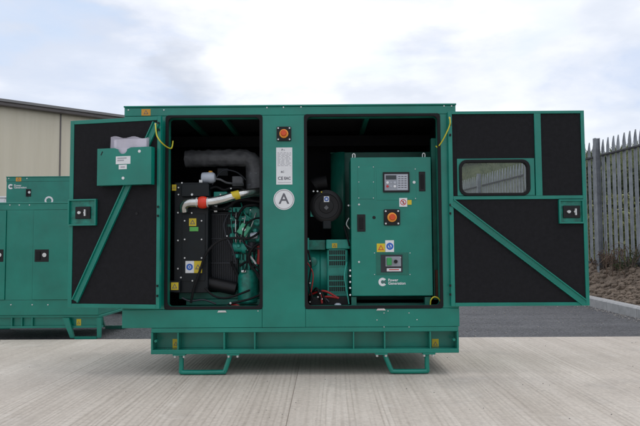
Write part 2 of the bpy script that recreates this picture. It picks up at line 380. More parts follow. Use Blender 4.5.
# concrete bays (gaps between them are the joints)
mb = MB()
xs = [-9.2, -7.7, -6.2, -4.7, -3.19, -1.685, -.185, 3.36]
def lerp(a, b, t): return a+(b-a)*t
for a, b in zip(xs, xs[1:]):
    random.seed(int(a*10)); dz = random.uniform(-.001, .0)
    mb.bm.faces.new
    e0 = 1.70+.01*math.sin(a*3); 
    mb.box(a+.0006, b-.0006, -12, 1.70, -.021, dz)
mb.build('concrete_slab', M['conc'], bevel=.003)['kind'] = 'structure'

def fenceX(y): return 5.325-.154*y
kerb_pts = [(3.36, -1.2), (3.83, 6.5), (3.25, 10.5), (2.1, 18)]
def kerbX(y):
    for (a, b), (c, d) in zip(kerb_pts, kerb_pts[1:]):
        if y <= d: return a+(c-a)*(y-b)/(d-b)
    return kerb_pts[-1][0]
# kerb stones, each a block
kerb = MB(); y = -1.2
while y < 17:
    y2 = y+.91; a = kerbX(y); b = kerbX(y2); j = .0035
    bm = kerb.bm; vs = []
    zt = .105+random.uniform(-.002, .002)
    for (xx, yy) in ((a, y+j), (b, y2-j)):
        for (dx, z) in ((0, -.1), (0, zt-.018), (.018, zt), (.125, zt), (.125, -.1)): vs.append(bm.verts.new((xx+dx, yy, z)))
    for k in range(5): bm.faces.new((vs[k], vs[(k+1) % 5], vs[5+(k+1) % 5], vs[5+k]))
    bm.faces.new(vs[:5]); bm.faces.new(vs[5:][::-1]); y = y2
M['kerb'] = mat('kerb_concrete', (.40, .40, .40), .85, noise_amt=.15, noise_scale=9, bump=.5, bump_scale=150)
kerb.build('kerb', M['kerb'])['kind'] = 'structure'

# soil bank between kerb and fence
def grid(name, x0, x1, nx, y0, y1, ny, zf, m, xf=None):
    bm = bmesh.new(); V = []
    for j in range(ny+1):
        yy = lerp(y0, y1, j/ny); row = []
        for i in range(nx+1):
            xx = xf(i/nx, yy) if xf else lerp(x0, x1, i/nx); row.append(bm.verts.new((xx, yy, zf(xx, yy))))
        V.append(row)
    for j in range(ny):
        for i in range(nx): bm.faces.new((V[j][i], V[j][i+1], V[j+1][i+1], V[j+1][i]))
    me = bpy.data.meshes.new(name); bm.to_mesh(me); bm.free(); me.materials.append(m)
    for p in me.polygons: p.use_smooth = True
    o = bpy.data.objects.new(name, me); COL.objects.link(o); o['kind'] = 'structure'; return o
def sstep(t): t = max(0, min(1, t)); return t*t*(3-2*t)
def soilz(x, y):
    k = kerbX(y)+.12; f = max(fenceX(y), k+.4); t = (x-k)/(f-k)
    z = .085+.40*sstep(min(1, t*1.0))*(1 if t < 1 else 1)
    n = noise.noise(Vector((x*2.3, y*2.3, 0)))*.05+noise.noise(Vector((x*7, y*7, 3)))*.03+abs(noise.noise(Vector((x*17, y*17, 7))))*.03
    return z+n*min(1, max(0, t*5))
grid('soil_bank', 0, 0, 90, -1.2, 15.5, 420, soilz, M['soil'], xf=lambda t, y: lerp(kerbX(y)+.12, max(fenceX(y), kerbX(y)+.5)+.6, t))
mb = MB()
for i in range(4200):
    y = random.uniform(1.5, 11); k = kerbX(y)+.15; f = max(fenceX(y), k+.4); x = random.uniform(k, f+.4); s = random.choice((.008, .012, .02, .03, .045))*random.uniform(.7, 1.3)
    z = soilz(x, y); sd = random.random()*9
    vs = []
    base = bmesh.ops.create_icosphere(mb.bm, subdivisions=1, radius=s)
    for v in base['verts']:
        v.co *= 1+.45*noise.noise(v.co*60+Vector((sd, 0, 0))); v.co.z *= .7; v.co += Vector((x, y, z+s*.25))
o = mb.build('soil_clods', M['soil'], recalc=False); tag(o, 'loose brown clods of earth scattered over the bank by the fence', 'soil', kind='stuff')

def hillz(x, y):
    s = x-fenceX(y); t = max(s-1.5, y-17 if x > -2 else (y-17)-(-2-x)*1.2)
    z = .36+.12*sstep(max(0, s)/1.5) + 5.6*sstep(t/15.5)
    z += noise.noise(Vector((x*.25, y*.25, 1)))*.5*sstep(t/6)+noise.noise(Vector((x*1.1, y*1.1, 1)))*.12*sstep(t/3)
    return z if s > -.2 or t > 0 else -.1
def hz2(x, y):
    s = x-fenceX(y)
    if s < 0 and y < 17: return -.4
    return hillz(x, y)
grid('grass_hill', 0, 0, 150, -2, 62, 150, hz2, M['grass'], xf=lambda t, y: lerp(fenceX(y)+.25, 75, t**1.5) if y < 17 else lerp(lerp(fenceX(17)+.25, -9, sstep((y-17)/4)), 75, t**1.3))

# ================================================================== PALISADE FENCE
fence = thing('palisade_fence', 'grey galvanised palisade fence with pointed pales along the earth bank on the right', 'fence', (fenceX(6), 6, .45))
FD = Vector((-.154, 1, 0)).normalized(); FN = Vector((-FD.y, FD.x, 0))*1   # FN points to the yard side (-X)
def fp(y, n=0, z=0): return Vector((fenceX(y), y, z))+FN*n
post_y = [5.93+2.36*k for k in range(-3, 6)]
ZB, ZT = .47, 2.53
for y in post_y:
    mb = MB(); c = fp(y, .065)
    # I-section post
    for (a0, a1, n0, n1) in ((-.035, .035, -.04, -.034), (-.035, .035, .034, .04), (-.004, .004, -.034, .034)):
        mb.box(a0, a1, n0, n1, ZB-.35, ZT+.02)
    Xf = Matrix.Translation((c.x, c.y, 0)) @ Matrix(((FD.x, FN.x, 0), (FD.y, FN.y, 0), (0, 0, 1))).to_4x4()
    mb.build('post', M['galv'], fence, X=Xf, off=fence.location)
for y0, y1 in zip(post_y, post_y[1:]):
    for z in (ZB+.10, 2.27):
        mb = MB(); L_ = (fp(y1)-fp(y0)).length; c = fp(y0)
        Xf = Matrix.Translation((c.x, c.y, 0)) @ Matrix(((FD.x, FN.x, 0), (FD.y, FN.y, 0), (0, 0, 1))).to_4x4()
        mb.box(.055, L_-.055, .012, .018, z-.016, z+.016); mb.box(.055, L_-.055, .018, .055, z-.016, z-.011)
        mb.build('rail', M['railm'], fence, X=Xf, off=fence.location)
    mb = MB(); n = round(L_/.131)
    for k in range(n):
        u = (k+.5)/n*L_; hw = .041; z0 = ZB-.06; zt = ZT+random.uniform(-.008, .008); lean = random.uniform(-.004, .004)
        prof = [(-hw, .0), (-hw*.62, .012), (-hw*.2, 0), (hw*.2, 0), (hw*.62, .012), (hw, 0)]
        rows = []
        for z, sc, dn in ((z0, 1, 0), (zt-.20, 1, 0), (zt-.13, .92, -.002), (zt-.06, .5, -.008), (zt, .10, -.016)):
            r_ = []
            for (a, d) in prof: r_.append((u+a*sc+lean*(z-z0), d+dn-.002, z))
            rows.append(r_)
        bm = mb.bm; VV = [[[bm.verts.new((p[0], p[1]-th, p[2])) for p in r_] for r_ in rows] for th in (0, .003)]
        for s_ in (0, 1):
            for a, b in zip(VV[s_], VV[s_][1:]):
                for q in range(5): bm.faces.new((a[q], a[q+1], b[q+1], b[q]))
        for a, b, c2, d2 in zip(VV[0], VV[0][1:], VV[1], VV[1][1:]):
            bm.faces.new((a[0], b[0], d2[0], c2[0])); bm.faces.new((a[5], b[5], d2[5], c2[5]))
        for q in range(5): bm.faces.new((VV[0][-1][q], VV[0][-1][q+1], VV[1][-1][q+1], VV[1][-1][q]))
    mb.build('pale_panel', M['galv'], fence, X=Xf, off=fence.location)

# ================================================================== WAREHOUSE
def wall_mat():
    m = mat('cream_cladding', (.60, .555, .455), .6, noise_amt=.06, noise_scale=.6)
    n = m.node_tree.nodes; l = m.node_tree.links; b = n['Principled BSDF']; t = n.new('ShaderNodeTexCoord')
    mp = n.new('ShaderNodeMapping'); mp.inputs['Scale'].default_value = (5, 5, .35); l.new(t.outputs['Object'], mp.inputs[0])
    a = n.new('ShaderNodeTexNoise'); a.inputs['Scale'].default_value = 1; a.inputs['Detail'].default_value = 6; l.new(mp.outputs[0], a.inputs['Vector'])
    rr = n.new('ShaderNodeValToRGB'); rr.color_ramp.elements[0].position = .3; rr.color_ramp.elements[0].color = (.62, .565, .435, 1); rr.color_ramp.elements[1].position = .6; rr.color_ramp.elements[1].color = (.66, .605, .475, 1)
    l.new(a.outputs['Fac'], rr.inputs[0]); l.new(rr.outputs[0], b.inputs['Base Color'])
    sp = n.new('ShaderNodeSeparateXYZ'); l.new(t.outputs['Object'], sp.inputs[0])
    ma = n.new('ShaderNodeMath'); ma.operation = 'MULTIPLY'; ma.inputs[1].default_value = 2*PI/.2; l.new(sp.outputs[0], ma.inputs[0])
    si = n.new('ShaderNodeMath'); si.operation = 'SINE'; l.new(ma.outputs[0], si.inputs[0])
    bp = n.new('ShaderNodeBump'); bp.inputs['Strength'].default_value = .35; bp.inputs['Distance'].default_value = .012; l.new(si.outputs[0], bp.inputs['Height']); l.new(bp.outputs[0], b.inputs['Normal']); return m
M['clad'] = wall_mat(); M['fascia'] = mat('brown_grey_fascia', (.13, .115, .11), .5, noise_amt=.1); M['roofm'] = mat('roof_sheet', (.2, .2, .2), .6)
wa = Vector((-8.6, 12.6, 0)); wb = Vector((-6.02, 14.8, 0)); wd = (wb-wa).normalized()
wh = bpy.data.objects.new('warehouse', None); COL.objects.link(wh)
tag(wh, 'long cream clad warehouse with brown eaves behind the generators on the left', 'warehouse')
o0 = wa-wd*9; wh.location = o0; wh.rotation_euler = (0, 0, math.atan2(wd.y, wd.x)); ORG[wh.name] = Vector((0, 0, 0))
LEN = 9+3.39+6.2; WH = 4.8
MB().box(0, LEN, 0, .12, -.02, WH-.06).box(0, .12, .12, 14, -.02, WH-.06).box(LEN-.12, LEN, .12, 14, -.02, WH-.06).box(.12, LEN-.12, 13.88, 14, -.02, WH-.06).build('wall', M['clad'], wh)
mb = MB(); mb.prism([(-.15, WH-.12), (LEN+.1, WH-.12), (LEN+.1, WH+.02), (-.15, WH+.02)], -.2, -.03)
mb.build('gutter', M['fascia'], wh, bevel=.02)
mb = MB(); bm = mb.bm
for a in ((-.2, LEN+.2),):
    p = [(-.25, WH-.02), (7, WH+.75), (14.2, WH-.02), (14.2, WH+.05), (7, WH+.82), (-.25, WH+.05)]
    A = [bm.verts.new((a[0], q, z)) for q, z in p]; B = [bm.verts.new((a[1], q, z)) for q, z in p]
    bm.faces.new(A); bm.faces.new(B[::-1])
    for i in range(6): bm.faces.new((A[i], A[(i+1) % 6], B[(i+1) % 6], B[i]))
mb.build('roof', M['roofm'], wh)
for u in (2.2, 10.45, 15.8): MB().box(u, u+.035, -.02, 0, 0, WH-.12).build('cladding_joint', M['fascia'], wh)

# ================================================================== MAIN GENERATOR
gen = thing('generator_set', 'large green generator set on skid with both doors open showing engine and control cabinet', 'generator', (-.227, .52, 0), 'green generator sets in the yard')
G = M['green']; B = .003
X0, X1 = -1.317, .864; YB = 1.05
# opening limits
LX0, LX1, RX0, RX1, OZ0, OZ1 = -1.040, -.409, -.129, .757, .427, 1.692
can = MB().box(X0, X1, 0, .05, OZ1, 1.748).build('header_beam', G, gen, bevel=B)
MB().box(X0-.004, X1+.004, -.008, YB+.008, 1.749, 1.760).build('roof', G, gen, bevel=B)
MB().box(X0, LX0, .001, .05, .425, OZ1-.001).build('corner_post', G, gen, bevel=B)
MB().box(RX1, X1, .001, .05, .425, OZ1-.001).build('corner_post', G, gen, bevel=B)
MB().box(LX1, RX0, -.001, .05, .306, OZ1-.001).build('centre_post', G, gen, bevel=B)
MB().box(X0, LX1-.001, 0, .05, .306, .424).box(RX0+.001, X1, 0, .05, .306, .424).build('sill_panel', G, gen, bevel=B)
MB().box(X0, X0+.02, .051, YB, .306, 1.748).build('side_panel', G, gen)
MB().box(X1-.02, X1, .051, YB, .306, 1.748).build('side_panel', G, gen)
MB().box(X0+.021, X1-.021, YB-.02, YB, .306, 1.748).build('back_panel', G, gen)
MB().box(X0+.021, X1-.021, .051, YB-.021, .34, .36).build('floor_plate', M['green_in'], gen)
# foam lining, ceiling struts
MB().box(X0+.022, X1-.022, YB-.06, YB-.022, .37, 1.70).build('foam_lining', M['foam'], gen)
MB().box(X0+.022, X0+.05, .052, YB-.062, .37, 1.70).build('foam_lining', M['foam'], gen)
MB().box(X1-.05, X1-.022, .052, YB-.062, .37, 1.70).build('foam_lining', M['foam'], gen)
MB().box(X0+.022, X1-.022, .052, YB-.022, 1.725, 1.746).build('foam_lining', M['foam'], gen)
for px in (187, 224, 367):
    x, _ = at(px, 121, .15)
    MB().box(x-.015, x+.015, .055, YB-.065, 1.695, 1.723).build('ceiling_strut', M['green_in'], gen)
MB().box(X0+.055, X1-.055, .70, .74, 1.60, 1.68).build('ceiling_strut', M['foam'], gen)  # rear strut coloured dark like the foam, painting in the dimness under the roof
MB().box(-.275, -.262, .055, YB-.065, .37, 1.69).build('bulkhead', M['foam'], gen) if False else None
# seals
for (a, b) in ((LX0, LX1), (RX0, RX1)):
    frame_mb(rrect(a-.004, b+.004, OZ0-.004, OZ1+.004, .02), rrect(a+.016, b-.016, OZ0+.017, OZ1-.014, .03), -.006, .006).build('door_seal', M['rubber'], gen, bevel=.003)
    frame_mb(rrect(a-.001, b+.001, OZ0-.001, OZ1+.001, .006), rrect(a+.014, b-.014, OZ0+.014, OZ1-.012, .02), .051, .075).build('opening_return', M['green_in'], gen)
# header bolts
for px, py in ((128.5, 110), (164, 110), (267, 107.6), (283.5, 107.3), (301, 107), (444, 106), (451.5, 106)): bolt(px, py, 0, gen, .0055)
for px, py in ((384, 313), (409, 313), (377, 320), (417, 319.7), (384, 327), (409, 327), (258, 311), (388, 311)): bolt(px, py, 0, gen, .004)
# lift point caps on sill
for px, py in ((222, 311.5), (381, 309.5)):
    x, z = at(px, py, -.002); MB().prism([(x-.03, z-.006), (x+.03, z-.006), (x+.022, z+.006), (x-.022, z+.006)], -.006, -.0005).build('sill_clip', M['zinc'], gen)
warning(141.5, 109, 150.5, 115.5, 0, gen, col='orangelab')
estop(284, 134, -.001, .0475, gen)
# data plate
dp = plate('data_plate', 276.2, 147.5, 292.3, 184.5, -.0035, .002, M['white'], gen)
x0, x1, z0, z1 = rect(276.2, 147.5, 292.3, 184.5, -.0035)
textmesh('plate_text', 'P', .018, x0+.035, z1-.016, -.0042, M['print'], dp, bold=.0006); textmesh('plate_text', 'G', .012, x0+.048, z1-.018, -.0042, M['print'], dp)
mb = MB(); random.seed(3)
for k in range(11):
    z = z1-.036-k*.0085; xx = x0+.008
    while xx < x1-.014:
        l_ = random.uniform(.008, .024); mb.box(xx, min(xx+l_, x1-.008), -.0042, -.0036, z, z+.0032); xx += l_+random.uniform(.004, .010)
mb.build('plate_rows', M['printgrey'], dp)
textmesh('plate_text', '&C', .017, x0+.03, z0+.083, -.0042, M['print'], dp, bold=.0004)
textmesh('plate_text', 'CE', .030, x0+.010, z0+.040, -.0042, M['print'], dp, bold=.0006)
textmesh('plate_text', 'EAC', .026, x0+.052, z0+.040, -.0042, M['print'], dp, bold=.0009, sx=.86)
MB().box(x0+.01, x1-.01, -.0042, -.0036, z0+.012, z0+.015).build('plate_rows', M['printgrey'], dp)
# A disc
ax_, az_ = at(284, 199.5, 0)
ad = MB().cyl((ax_, -.001, az_), (0, -1, 0), .068, .003, 48).build('letter_disc', M['white'], gen, smooth=True)
MB().ring((ax_, az_), .060, .0625, -.0047, -.004).build('disc_ring', M['print'], ad)
textmesh('letter', 'A', .098, ax_, az_+.002, -.0048, M['print'], ad, align='CENTER', bold=.0012)

# ---- skid
SX0, SX1 = -1.128, .857
sk = MB().box(SX0, SX1, .002, 1.04, .275, .3045).build('skid_top_flange', G, gen, bevel=B)
for y0_, y1_ in ((-.002, .13), (.94, 1.04)): MB().box(SX0, SX1, y0_, y1_, .138, .166).build('skid_bottom_flange', G, gen, bevel=B)
for y0_ in (.095, .985): MB().box(SX0+.013, SX1-.013, y0_, y0_+.01, .1665, .2745).build('skid_web', G, gen)
for e0_ in (SX0, SX1-.012): MB().box(e0_, e0_+.012, .0, .935, .1665, .2745).build('skid_end_plate', G, gen)
for px in (178.5, 224.5, 255, 353.5, 384.5, 430):
    x, _ = at(px, 343, .02); MB().box(x-.004, x+.004, .003, .094, .1665, .2745).build('stiffener', G, gen)
for px in (300, 320): pass
for px, s in ((176, 1), (435.5, 1)):
    warning(px-3.4, 339, px+3.2, 348.5, .0945, gen)
for xx in (SX0+.03, SX1-.03): MB().cyl((xx, .0, .222), (0, 1, 0), .009, .04, 10).build('bolt', G, gen)
def loop(xa, xb, xc, xd, y, name='foot_loop'):   # xa,xd tops ; xb,xc bottoms
    r = .0155
    MB().tube([(xa, y, .16), (xa+(xb-xa)*.75, y, .055), (xb, y, .026), (xb+(xc-xb)*.08, y, .0175), (xb+(xc-xb)*.92, y, .0175), (xc, y, .026), (xd+(xc-xd)*.75, y, .055), (xd, y, .16)], r, 10).build(name, G, gen, smooth=True)
    for xx, e0, e1 in ((xa, -.05, .03), (xd, -.03, .05)): MB().box(xx+e0, xx+e1, y-.03, y+.03, .128, .1375).build('foot_plate', G, gen)
    for xx in (xa-.037, xd+.037, xa+.02, xd-.02):
        MB().cyl((xx, y-.015, .128), (0, 0, -1), .009, .014, 6).build('bolt', M['zinc'], gen)
for y in (.03, 1.0):
    loop(-.937, -.937, -.655, -.607, y)
    loop(.368, .425, .655, .655, y)

# ---- left door (opened past square, its far edge swung back)
ld = thing('ld', 'x', 'x', (0, 0, 0)); bpy.data.objects.remove(ld); ORG.pop('ld', None)
TH = math.atan2(.136, .66)
HX = -1.052; HYy = -.092
XL = Matrix.Translation((HX, HYy, 0)) @ Matrix.Rotation(-TH, 4, 'Z')      # local: u from 0 to -W, y 0..T
W = .650; T = .028; DZ0, DZ1 = .438, 1.673
dl = MB().box(-W, 0, .024, T, DZ0, DZ1)       # outer skin (away from camera)
dl.box(-W, -W+.028, 0, .0239, DZ0, DZ1).box(-.024, 0, 0, .0239, DZ0, DZ1)
dl.box(-W+.0281, -.0241, 0, .0239, DZ1-.026, DZ1).box(-W+.0281, -.0241, 0, .0239, DZ0, DZ0+.026)
dl = dl.build('access_door', G, gen, X=XL, bevel=.002); dl['label'] = 'left door with document box on its black foam lining'
MB().box(-W+.0285, -.0245, .004, .0235, DZ0+.0265, DZ1-.0265).build('foam_panel', M['foam'], dl, X=XL)
def dloc(px, py):   # pixel -> local (u, z) on left door face
    v = Matrix(CAMR) @ Vector((px-320, -(py-213), -FPX)); inv = XL.inverted(); o_ = inv @ Vector(CAMP); d_ = inv.to_3x3() @ v; t = -o_.y/d_.y
    return (o_+d_*t).x, (o_+d_*t).z
a = dloc(75.5, 301); b = dloc(156.5, 123)
mbb = MB(); A2 = Vector(a); B2 = Vector(b); d_ = (B2-A2).normalized(); nn = Vector((-d_.y, d_.x))
mbb.bar(a, b, .034, -.003, .0035)
for s_ in (-1, 1):
    q = nn*s_*.0205; mbb.bar(tuple(A2+q), tuple(B2+q), .007, -.014, .0035)
mbb.build('brace', G, dl, X=XL)
def latch(parent, X, u0, u1, z0, z1, flip=1):
    MB().box(u0, u1, -.018, .0035, z1-.010, z1).box(u0, u1, -.018, .0035, z0, z0+.010).box(u0, u0+.010, -.018, .0035, z0+.0101, z1-.0101).box(u1-.010, u1, -.018, .0035, z0+.0101, z1-.0101).build('latch_frame', G, parent, X=X, bevel=.001)
    MB().box(u0+.0105, u1-.0105, -.001, .0034, z0+.0105, z1-.0105).build('latch_backplate', M['eng'], parent, X=X)
    cu = (u0+u1)/2; cz = (z0+z1)/2
    l_ = MB().box(cu-.052, cu+.058, -.012, -.0012, cz-.042, cz+.038).build('latch', M['black'], parent, X=X, bevel=.004)
    MB().cyl((cu-.018, -.012, cz-.002), (0, -1, 0), .010, .010, 12).cyl((cu+.022, -.012, cz-.002), (0, -1, 0), .008, .008, 12).box(cu+.02, cu+.03, -.024, -.012, cz-.024, cz+.018).box(cu-.03, cu-.006, -.020, -.0125, cz-.006, cz+.004).build('latch_bolt', M['zinc'], parent, X=X)
u0, zt = dloc(73.6, 199.5); u1, zb = dloc(97, 225.5)
latch(dl, XL, -W+.002, u1, zb, zt)
for py in (124.5, 131, 208, 217, 287, 297):
    u, z = dloc(159, py); MB().cyl((-.010, -.010, z), (0, 0, 1), .006, .014, 10).build('hinge', M['black'], dl, X=XL)
u, z = dloc(136.5, 213.6); MB().cyl((u, .0035, z), (0, -1, 0), .009, .003, 14).build('plug', M['black'], dl, X=XL)
# document box
u0, zt = dloc(101.8, 150); u1, zb = dloc(154.8, 184.8)
db0 = MB(); 
cu = lerp(u0, u1, .475); rN = .030
pts = [(u0, zb), (u1, zb), (u1, zt), (cu+rN*1.9, zt)]
for i in range(9):
    t = i/8*PI; pts.append((cu+rN*math.cos(t)*1.05, zt-.010-rN*math.sin(t)*1.0))
pts += [(cu-rN*1.9, zt), (u0, zt)]
db0.prism(pts, -.052, -.049)
db0.box(u0, u0+.003, -.0489, -.004, zb, zt).box(u1-.003, u1, -.0489, -.004, zb, zt).box(u0+.0031, u1-.0031, -.0489, -.004, zb, zb+.003).box(u0+.0031, u1-.0031, -.007, -.004, zb+.0031, zt-.02)
dbx = db0.build('document_box', G, dl, X=XL)
def lrect(f0, f1, g0, g1, y, t, nm, m): # fractions of the box face
    return MB().box(lerp(u0, u1, f0), lerp(u0, u1, f1), y, y+t, lerp(zb, zt, g0), lerp(zb, zt, g1)).build(nm, M[m], dl, X=XL)
lrect(.35, .62, .56, .77, -.0532, .001, 'box_label', 'white'); lrect(.405, .555, .42, .54, -.0532, .001, 'box_label', 'white')
for g, f0, f1 in ((.70, .38, .55), (.64, .38, .50), (.46, .44, .52)): lrect(f0, f1, g, g+.035, -.0538, .0005, 'label_print', 'printgrey')
for f, g in ((.785, .885), (.49, .18)): MB().cyl((lerp(u0, u1, f), -.052, lerp(zb, zt, g)), (0, -1, 0), .0095, .003, 16).build('rivet', M['white'], dl, X=XL)
MB().bar((lerp(u0, u1, .07), lerp(zb, zt, .82)), (lerp(u0, u1, .10), lerp(zb, zt, .92)), .006, -.0535, -.052).build('slot', M['black'], dl, X=XL)

# the papers: a loose thing standing in the box
pc = XL @ Vector((lerp(u0, u1, .47), -.025, zb))
doc = thing('document_wallet', 'clear plastic wallet of white papers standing in the green box on the left door', 'papers', pc)
pu0, pz0 = dloc(115, 150); pu1, pz1 = dloc(150, 139)
mb = MB(); bm = mb.bm; nx_, nz_ = 14, 8; VV = []
for side in (0, 1):
    rows = []
    for j in range(nz_+1):
        r_ = []
        for i in range(nx_+1):
            u = lerp(pu0-.006, pu1+.004, i/nx_); z = lerp(zb+.01, pz1+.016+.012*math.sin(i*.9)*.6-.012*(i/nx_), j/nz_)
            yy = -.0425+(.022 if side else 0)+.003*math.sin(i*1.1+j*.7)+.002*math.sin(j*1.9+i*.4)
            r_.append(bm.verts.new((u, yy, z)))
        rows.append(r_)
    VV.append(rows)
for rows in VV:
    for j in range(nz_):
        for i in range(nx_): bm.faces.new((rows[j][i], rows[j][i+1], rows[j+1][i+1], rows[j+1][i]))
def rim(r0, r1):
    for i in range(len(r0)-1): bm.faces.new((r0[i], r0[i+1], r1[i+1], r1[i]))
rim(VV[0][0], VV[1][0]); rim(VV[0][-1], VV[1][-1]); rim([r[0] for r in VV[0]], [r[0] for r in VV[1]]); rim([r[-1] for r in VV[0]], [r[-1] for r in VV[1]])
mb.build('wallet', M['poly'], doc, X=XL, off=pc, smooth=True)
MB().box(pu0+.012, pu1-.008, -.0330, -.0310, zb+.02, pz1+.000).build('paper_sheet', M['paper'], doc, X=XL, off=pc)
mb = MB(); random.seed(5)
for k in range(6):
    z = pz1-.008-k*.009; mb.box(pu0+.03, pu1-.03-random.random()*.06, -.0335, -.0331, z, z+.003)
mb.build('print_lines', M['printgrey'], doc, X=XL, off=pc)

# ---- right door (folded right back, flat along the front)
DY = -.034
RU0, RU1, RZ0, RZ1 = .806, 1.690, .438, 1.700
gl = (rect(462, 162.3, 527.5, 193, DY))
# panel with window opening: build outer skin as four boxes round the window
wx0, wx1, wz0, wz1 = gl
skin = MB()
sk0, sk1 = DY+.024, DY+.028
skin.box(RU0, wx0, sk0, sk1, RZ0, RZ1).box(wx1, RU1, sk0, sk1, RZ0, RZ1).box(wx0+.0001, wx1-.0001, sk0, sk1, RZ0, wz0).box(wx0+.0001, wx1-.0001, sk0, sk1, wz1, RZ1)
fb = .026
skin.box(RU0, RU0+fb, DY, sk0-.0001, RZ0, RZ1).box(RU1-fb*.9, RU1, DY, sk0-.0001, RZ0, RZ1).box(RU0+fb+.0001, RU1-fb*.9-.0001, DY, sk0-.0001, RZ1-.018, RZ1).box(RU0+fb+.0001, RU1-fb*.9-.0001, DY, sk0-.0001, RZ0, RZ0+.022)
dr = skin.build('access_door', G, gen, bevel=.0015); dr['label'] = 'right door with window and diagonal brace on black foam'
hb = at(500, 197.6, DY)[1]      # horizontal bar height
mx0, _, _, _ = rect(535, 113, 541.5, 196, DY); mx1 = rect(535, 113, 541.5, 196, DY)[1]
ix0, ix1 = RU0+fb+.0003, RU1-fb*.9-.0003
MB().box(ix0, ix1, DY-.001, DY+.012, hb-.011, hb+.011).box(mx0, mx1, DY-.002, DY+.012, hb+.0111, RZ1-.0185).build('door_rib', G, dr, bevel=.0015)
wsx0, wsx1, wsz0, wsz1 = rect(457.5, 158.3, 534.8, 196, DY)
frame_mb(rrect(wsx0, wsx1, wsz0+.004, wsz1, .002), rrect(wx0-.002, wx1+.002, wz0-.002, wz1+.002, .035), DY+.005, DY+.009).build('window_surround', G, dr)
frame_mb(rrect(wx0-.018, wx1+.018, wz0-.018, wz1+.018, .05), rrect(wx0+.001, wx1-.001, wz0+.001, wz1-.001, .038), DY-.006, DY+.030).build('window_seal', M['rubber'], dr, bevel=.004)
MB().prism(rrect(wx0, wx1, wz0, wz1, .038), DY+.012, DY+.016).build('window_pane', M['glass'], dr)
f0, f1 = DY+.007, DY+.0235
mb = MB(); mb.box(ix0, wsx0-.0005, f0, f1, hb+.0115, RZ1-.019).box(wsx0, mx0-.0005, f0, f1, wsz1+.0005, RZ1-.019).build('foam_panel', M['foam'], dr)
MB().box(mx1+.0005, ix1, f0, f1, hb+.0115, RZ1-.019).build('foam_panel', M['foam'], dr)
MB().box(ix0, ix1, f0, f1, RZ0+.0225, hb-.0115).build('foam_panel', M['foam'], dr)
a = at(452, 202, DY); b = at(585, 303, DY); A2 = Vector(a); B2 = Vector(b); d_ = (B2-A2).normalized(); nn = Vector((-d_.y, d_.x)); mbb = MB()
mbb.bar(a, b, .032, DY+.001, DY+.0065)
for s_ in (-1, 1):
    q = nn*s_*.0195; mbb.bar(tuple(A2+q), tuple(B2+q), .007, DY-.010, DY+.0065)
mbb.build('brace', G, dr)
XR = Matrix.Translation((0, DY+.0035, 0))
lx0, lx1, lz0, lz1 = rect(558.5, 199.5, 584, 223.5, DY)
latch(dr, XR, lx0, ix1, lz0, lz1)
for py in (205, 213.5, 285.5, 294.5, 124.5, 135):
    x, z = at(450, py, DY); MB().cyl((x+.001, DY-.005, z-.007), (0, 0, 1), .006, .014, 10).build('hinge', M['black'], dr)

# earth cables
def cable(name, pts, r, m, parent=gen): 
    return MB().tube([(at(px, py, Y)[0], Y, at(px, py, Y)[1]) for px, py, Y in pts], r, 8).build(name, M[m], parent, smooth=True)
cable('earth_cable', [(155.5, 123.5, -.098), (155.8, 129, -.118), (157, 136, -.125), (161, 142, -.12), (167, 147, -.06), (171.5, 148, -.01), (173, 141, .02)], .0042, 'yelgreen')
cable('earth_cable', [(449.5, 117, -.045), (450, 124, -.06), (446, 134, -.05), (441, 143, -.02), (437.5, 147, .01), (436, 146, .02)], .0042, 'yelgreen')
bolt(449.5, 118, -.036, gen, .008); bolt(155.5, 124, -.096, gen, .007)

# ================================================================== LEFT BAY CONTENTS
# radiator side plate
YR = .12
rad = plate('radiator', 174, 182.5, 208, 293, YR, .55, M['blackmetal'], gen, bevel=.004)
plate('radiator_tank', 181.4, 184.5, 209, 196.5, YR-.03, .029, M['blackmetal'], rad, bevel=.004)
plate('side_plate', 182, 214, 205, 281, YR-.007, .0069, M['blackmetal'], rad, bevel=.001)
for px, py in ((178, 212.7), (191.8, 213), (184.7, 220.8), (201.6, 220.8), (184.7, 239.4), (201.6, 239.4), (178, 240.5), (184.7, 258), (201.6, 258), (178, 268.7), (192.5, 280.8), (181, 277.5), (178.6, 187.6), (178.6, 194.6), (182, 182.9)):
    bolt(px, py, YR-.007, rad, .0062, 'zinc')
bolt(192, 194.6, YR-.031, rad, .009)
warning(189, 218.4, 196.3, 226, YR-.008, rad); plate('small_label', 189.6, 227, 198.3, 231.2, YR-.0085, .001, M['greenlab'], rad)
lb = plate('notice_label', 185.4, 261, 194, 273, YR-.0085, .001, M['white'], rad)
x, z = at(189.6, 267, YR-.009); MB().ring((x, z), .010, .022, YR-.0095, YR-.0086).build('notice_mark', M['blue'], lb); MB().cyl((x, YR-.0086, z), (0, -1, 0), .006, .0009, 12).build('notice_mark', M['blue'], lb)
warning(194, 261, 202, 273, YR-.0075, rad)
warning(171, 282.5, 178.4, 290, YR-.04, rad); plate('lower_box', 168.5, 281, 180, 292, YR-.039, .0385, M['blackmetal'], rad)
warning(172, 184.6, 176.3, 190.6, YR-.001, rad)
# fan shroud and grille
sh = plate('fan_guard', 208.5, 212, 238, 290, .26, .03, M['blackmetal'], gen)
mb = MB(); x0, x1, z0, z1 = rect(209, 214, 237, 288, .25)
k = x0
while k < x1: mb.box(k, k+.004, .25, .2595, z0, z1); k += .013
for q in (0, .33, .66, .985): mb.box(x0, x1, .246, .2495, lerp(z0, z1, q), lerp(z0, z1, q)+.006)
mb.build('guard_bars', M['corewire'], sh)
MB().tube([(at(208, 291, .2)[0], .2, at(208, 283, .2)[1]), (at(236, 290, .2)[0], .2, at(236, 289, .2)[1])], .045, 14, False).build('lower_hose', M['black'], gen, smooth=True)
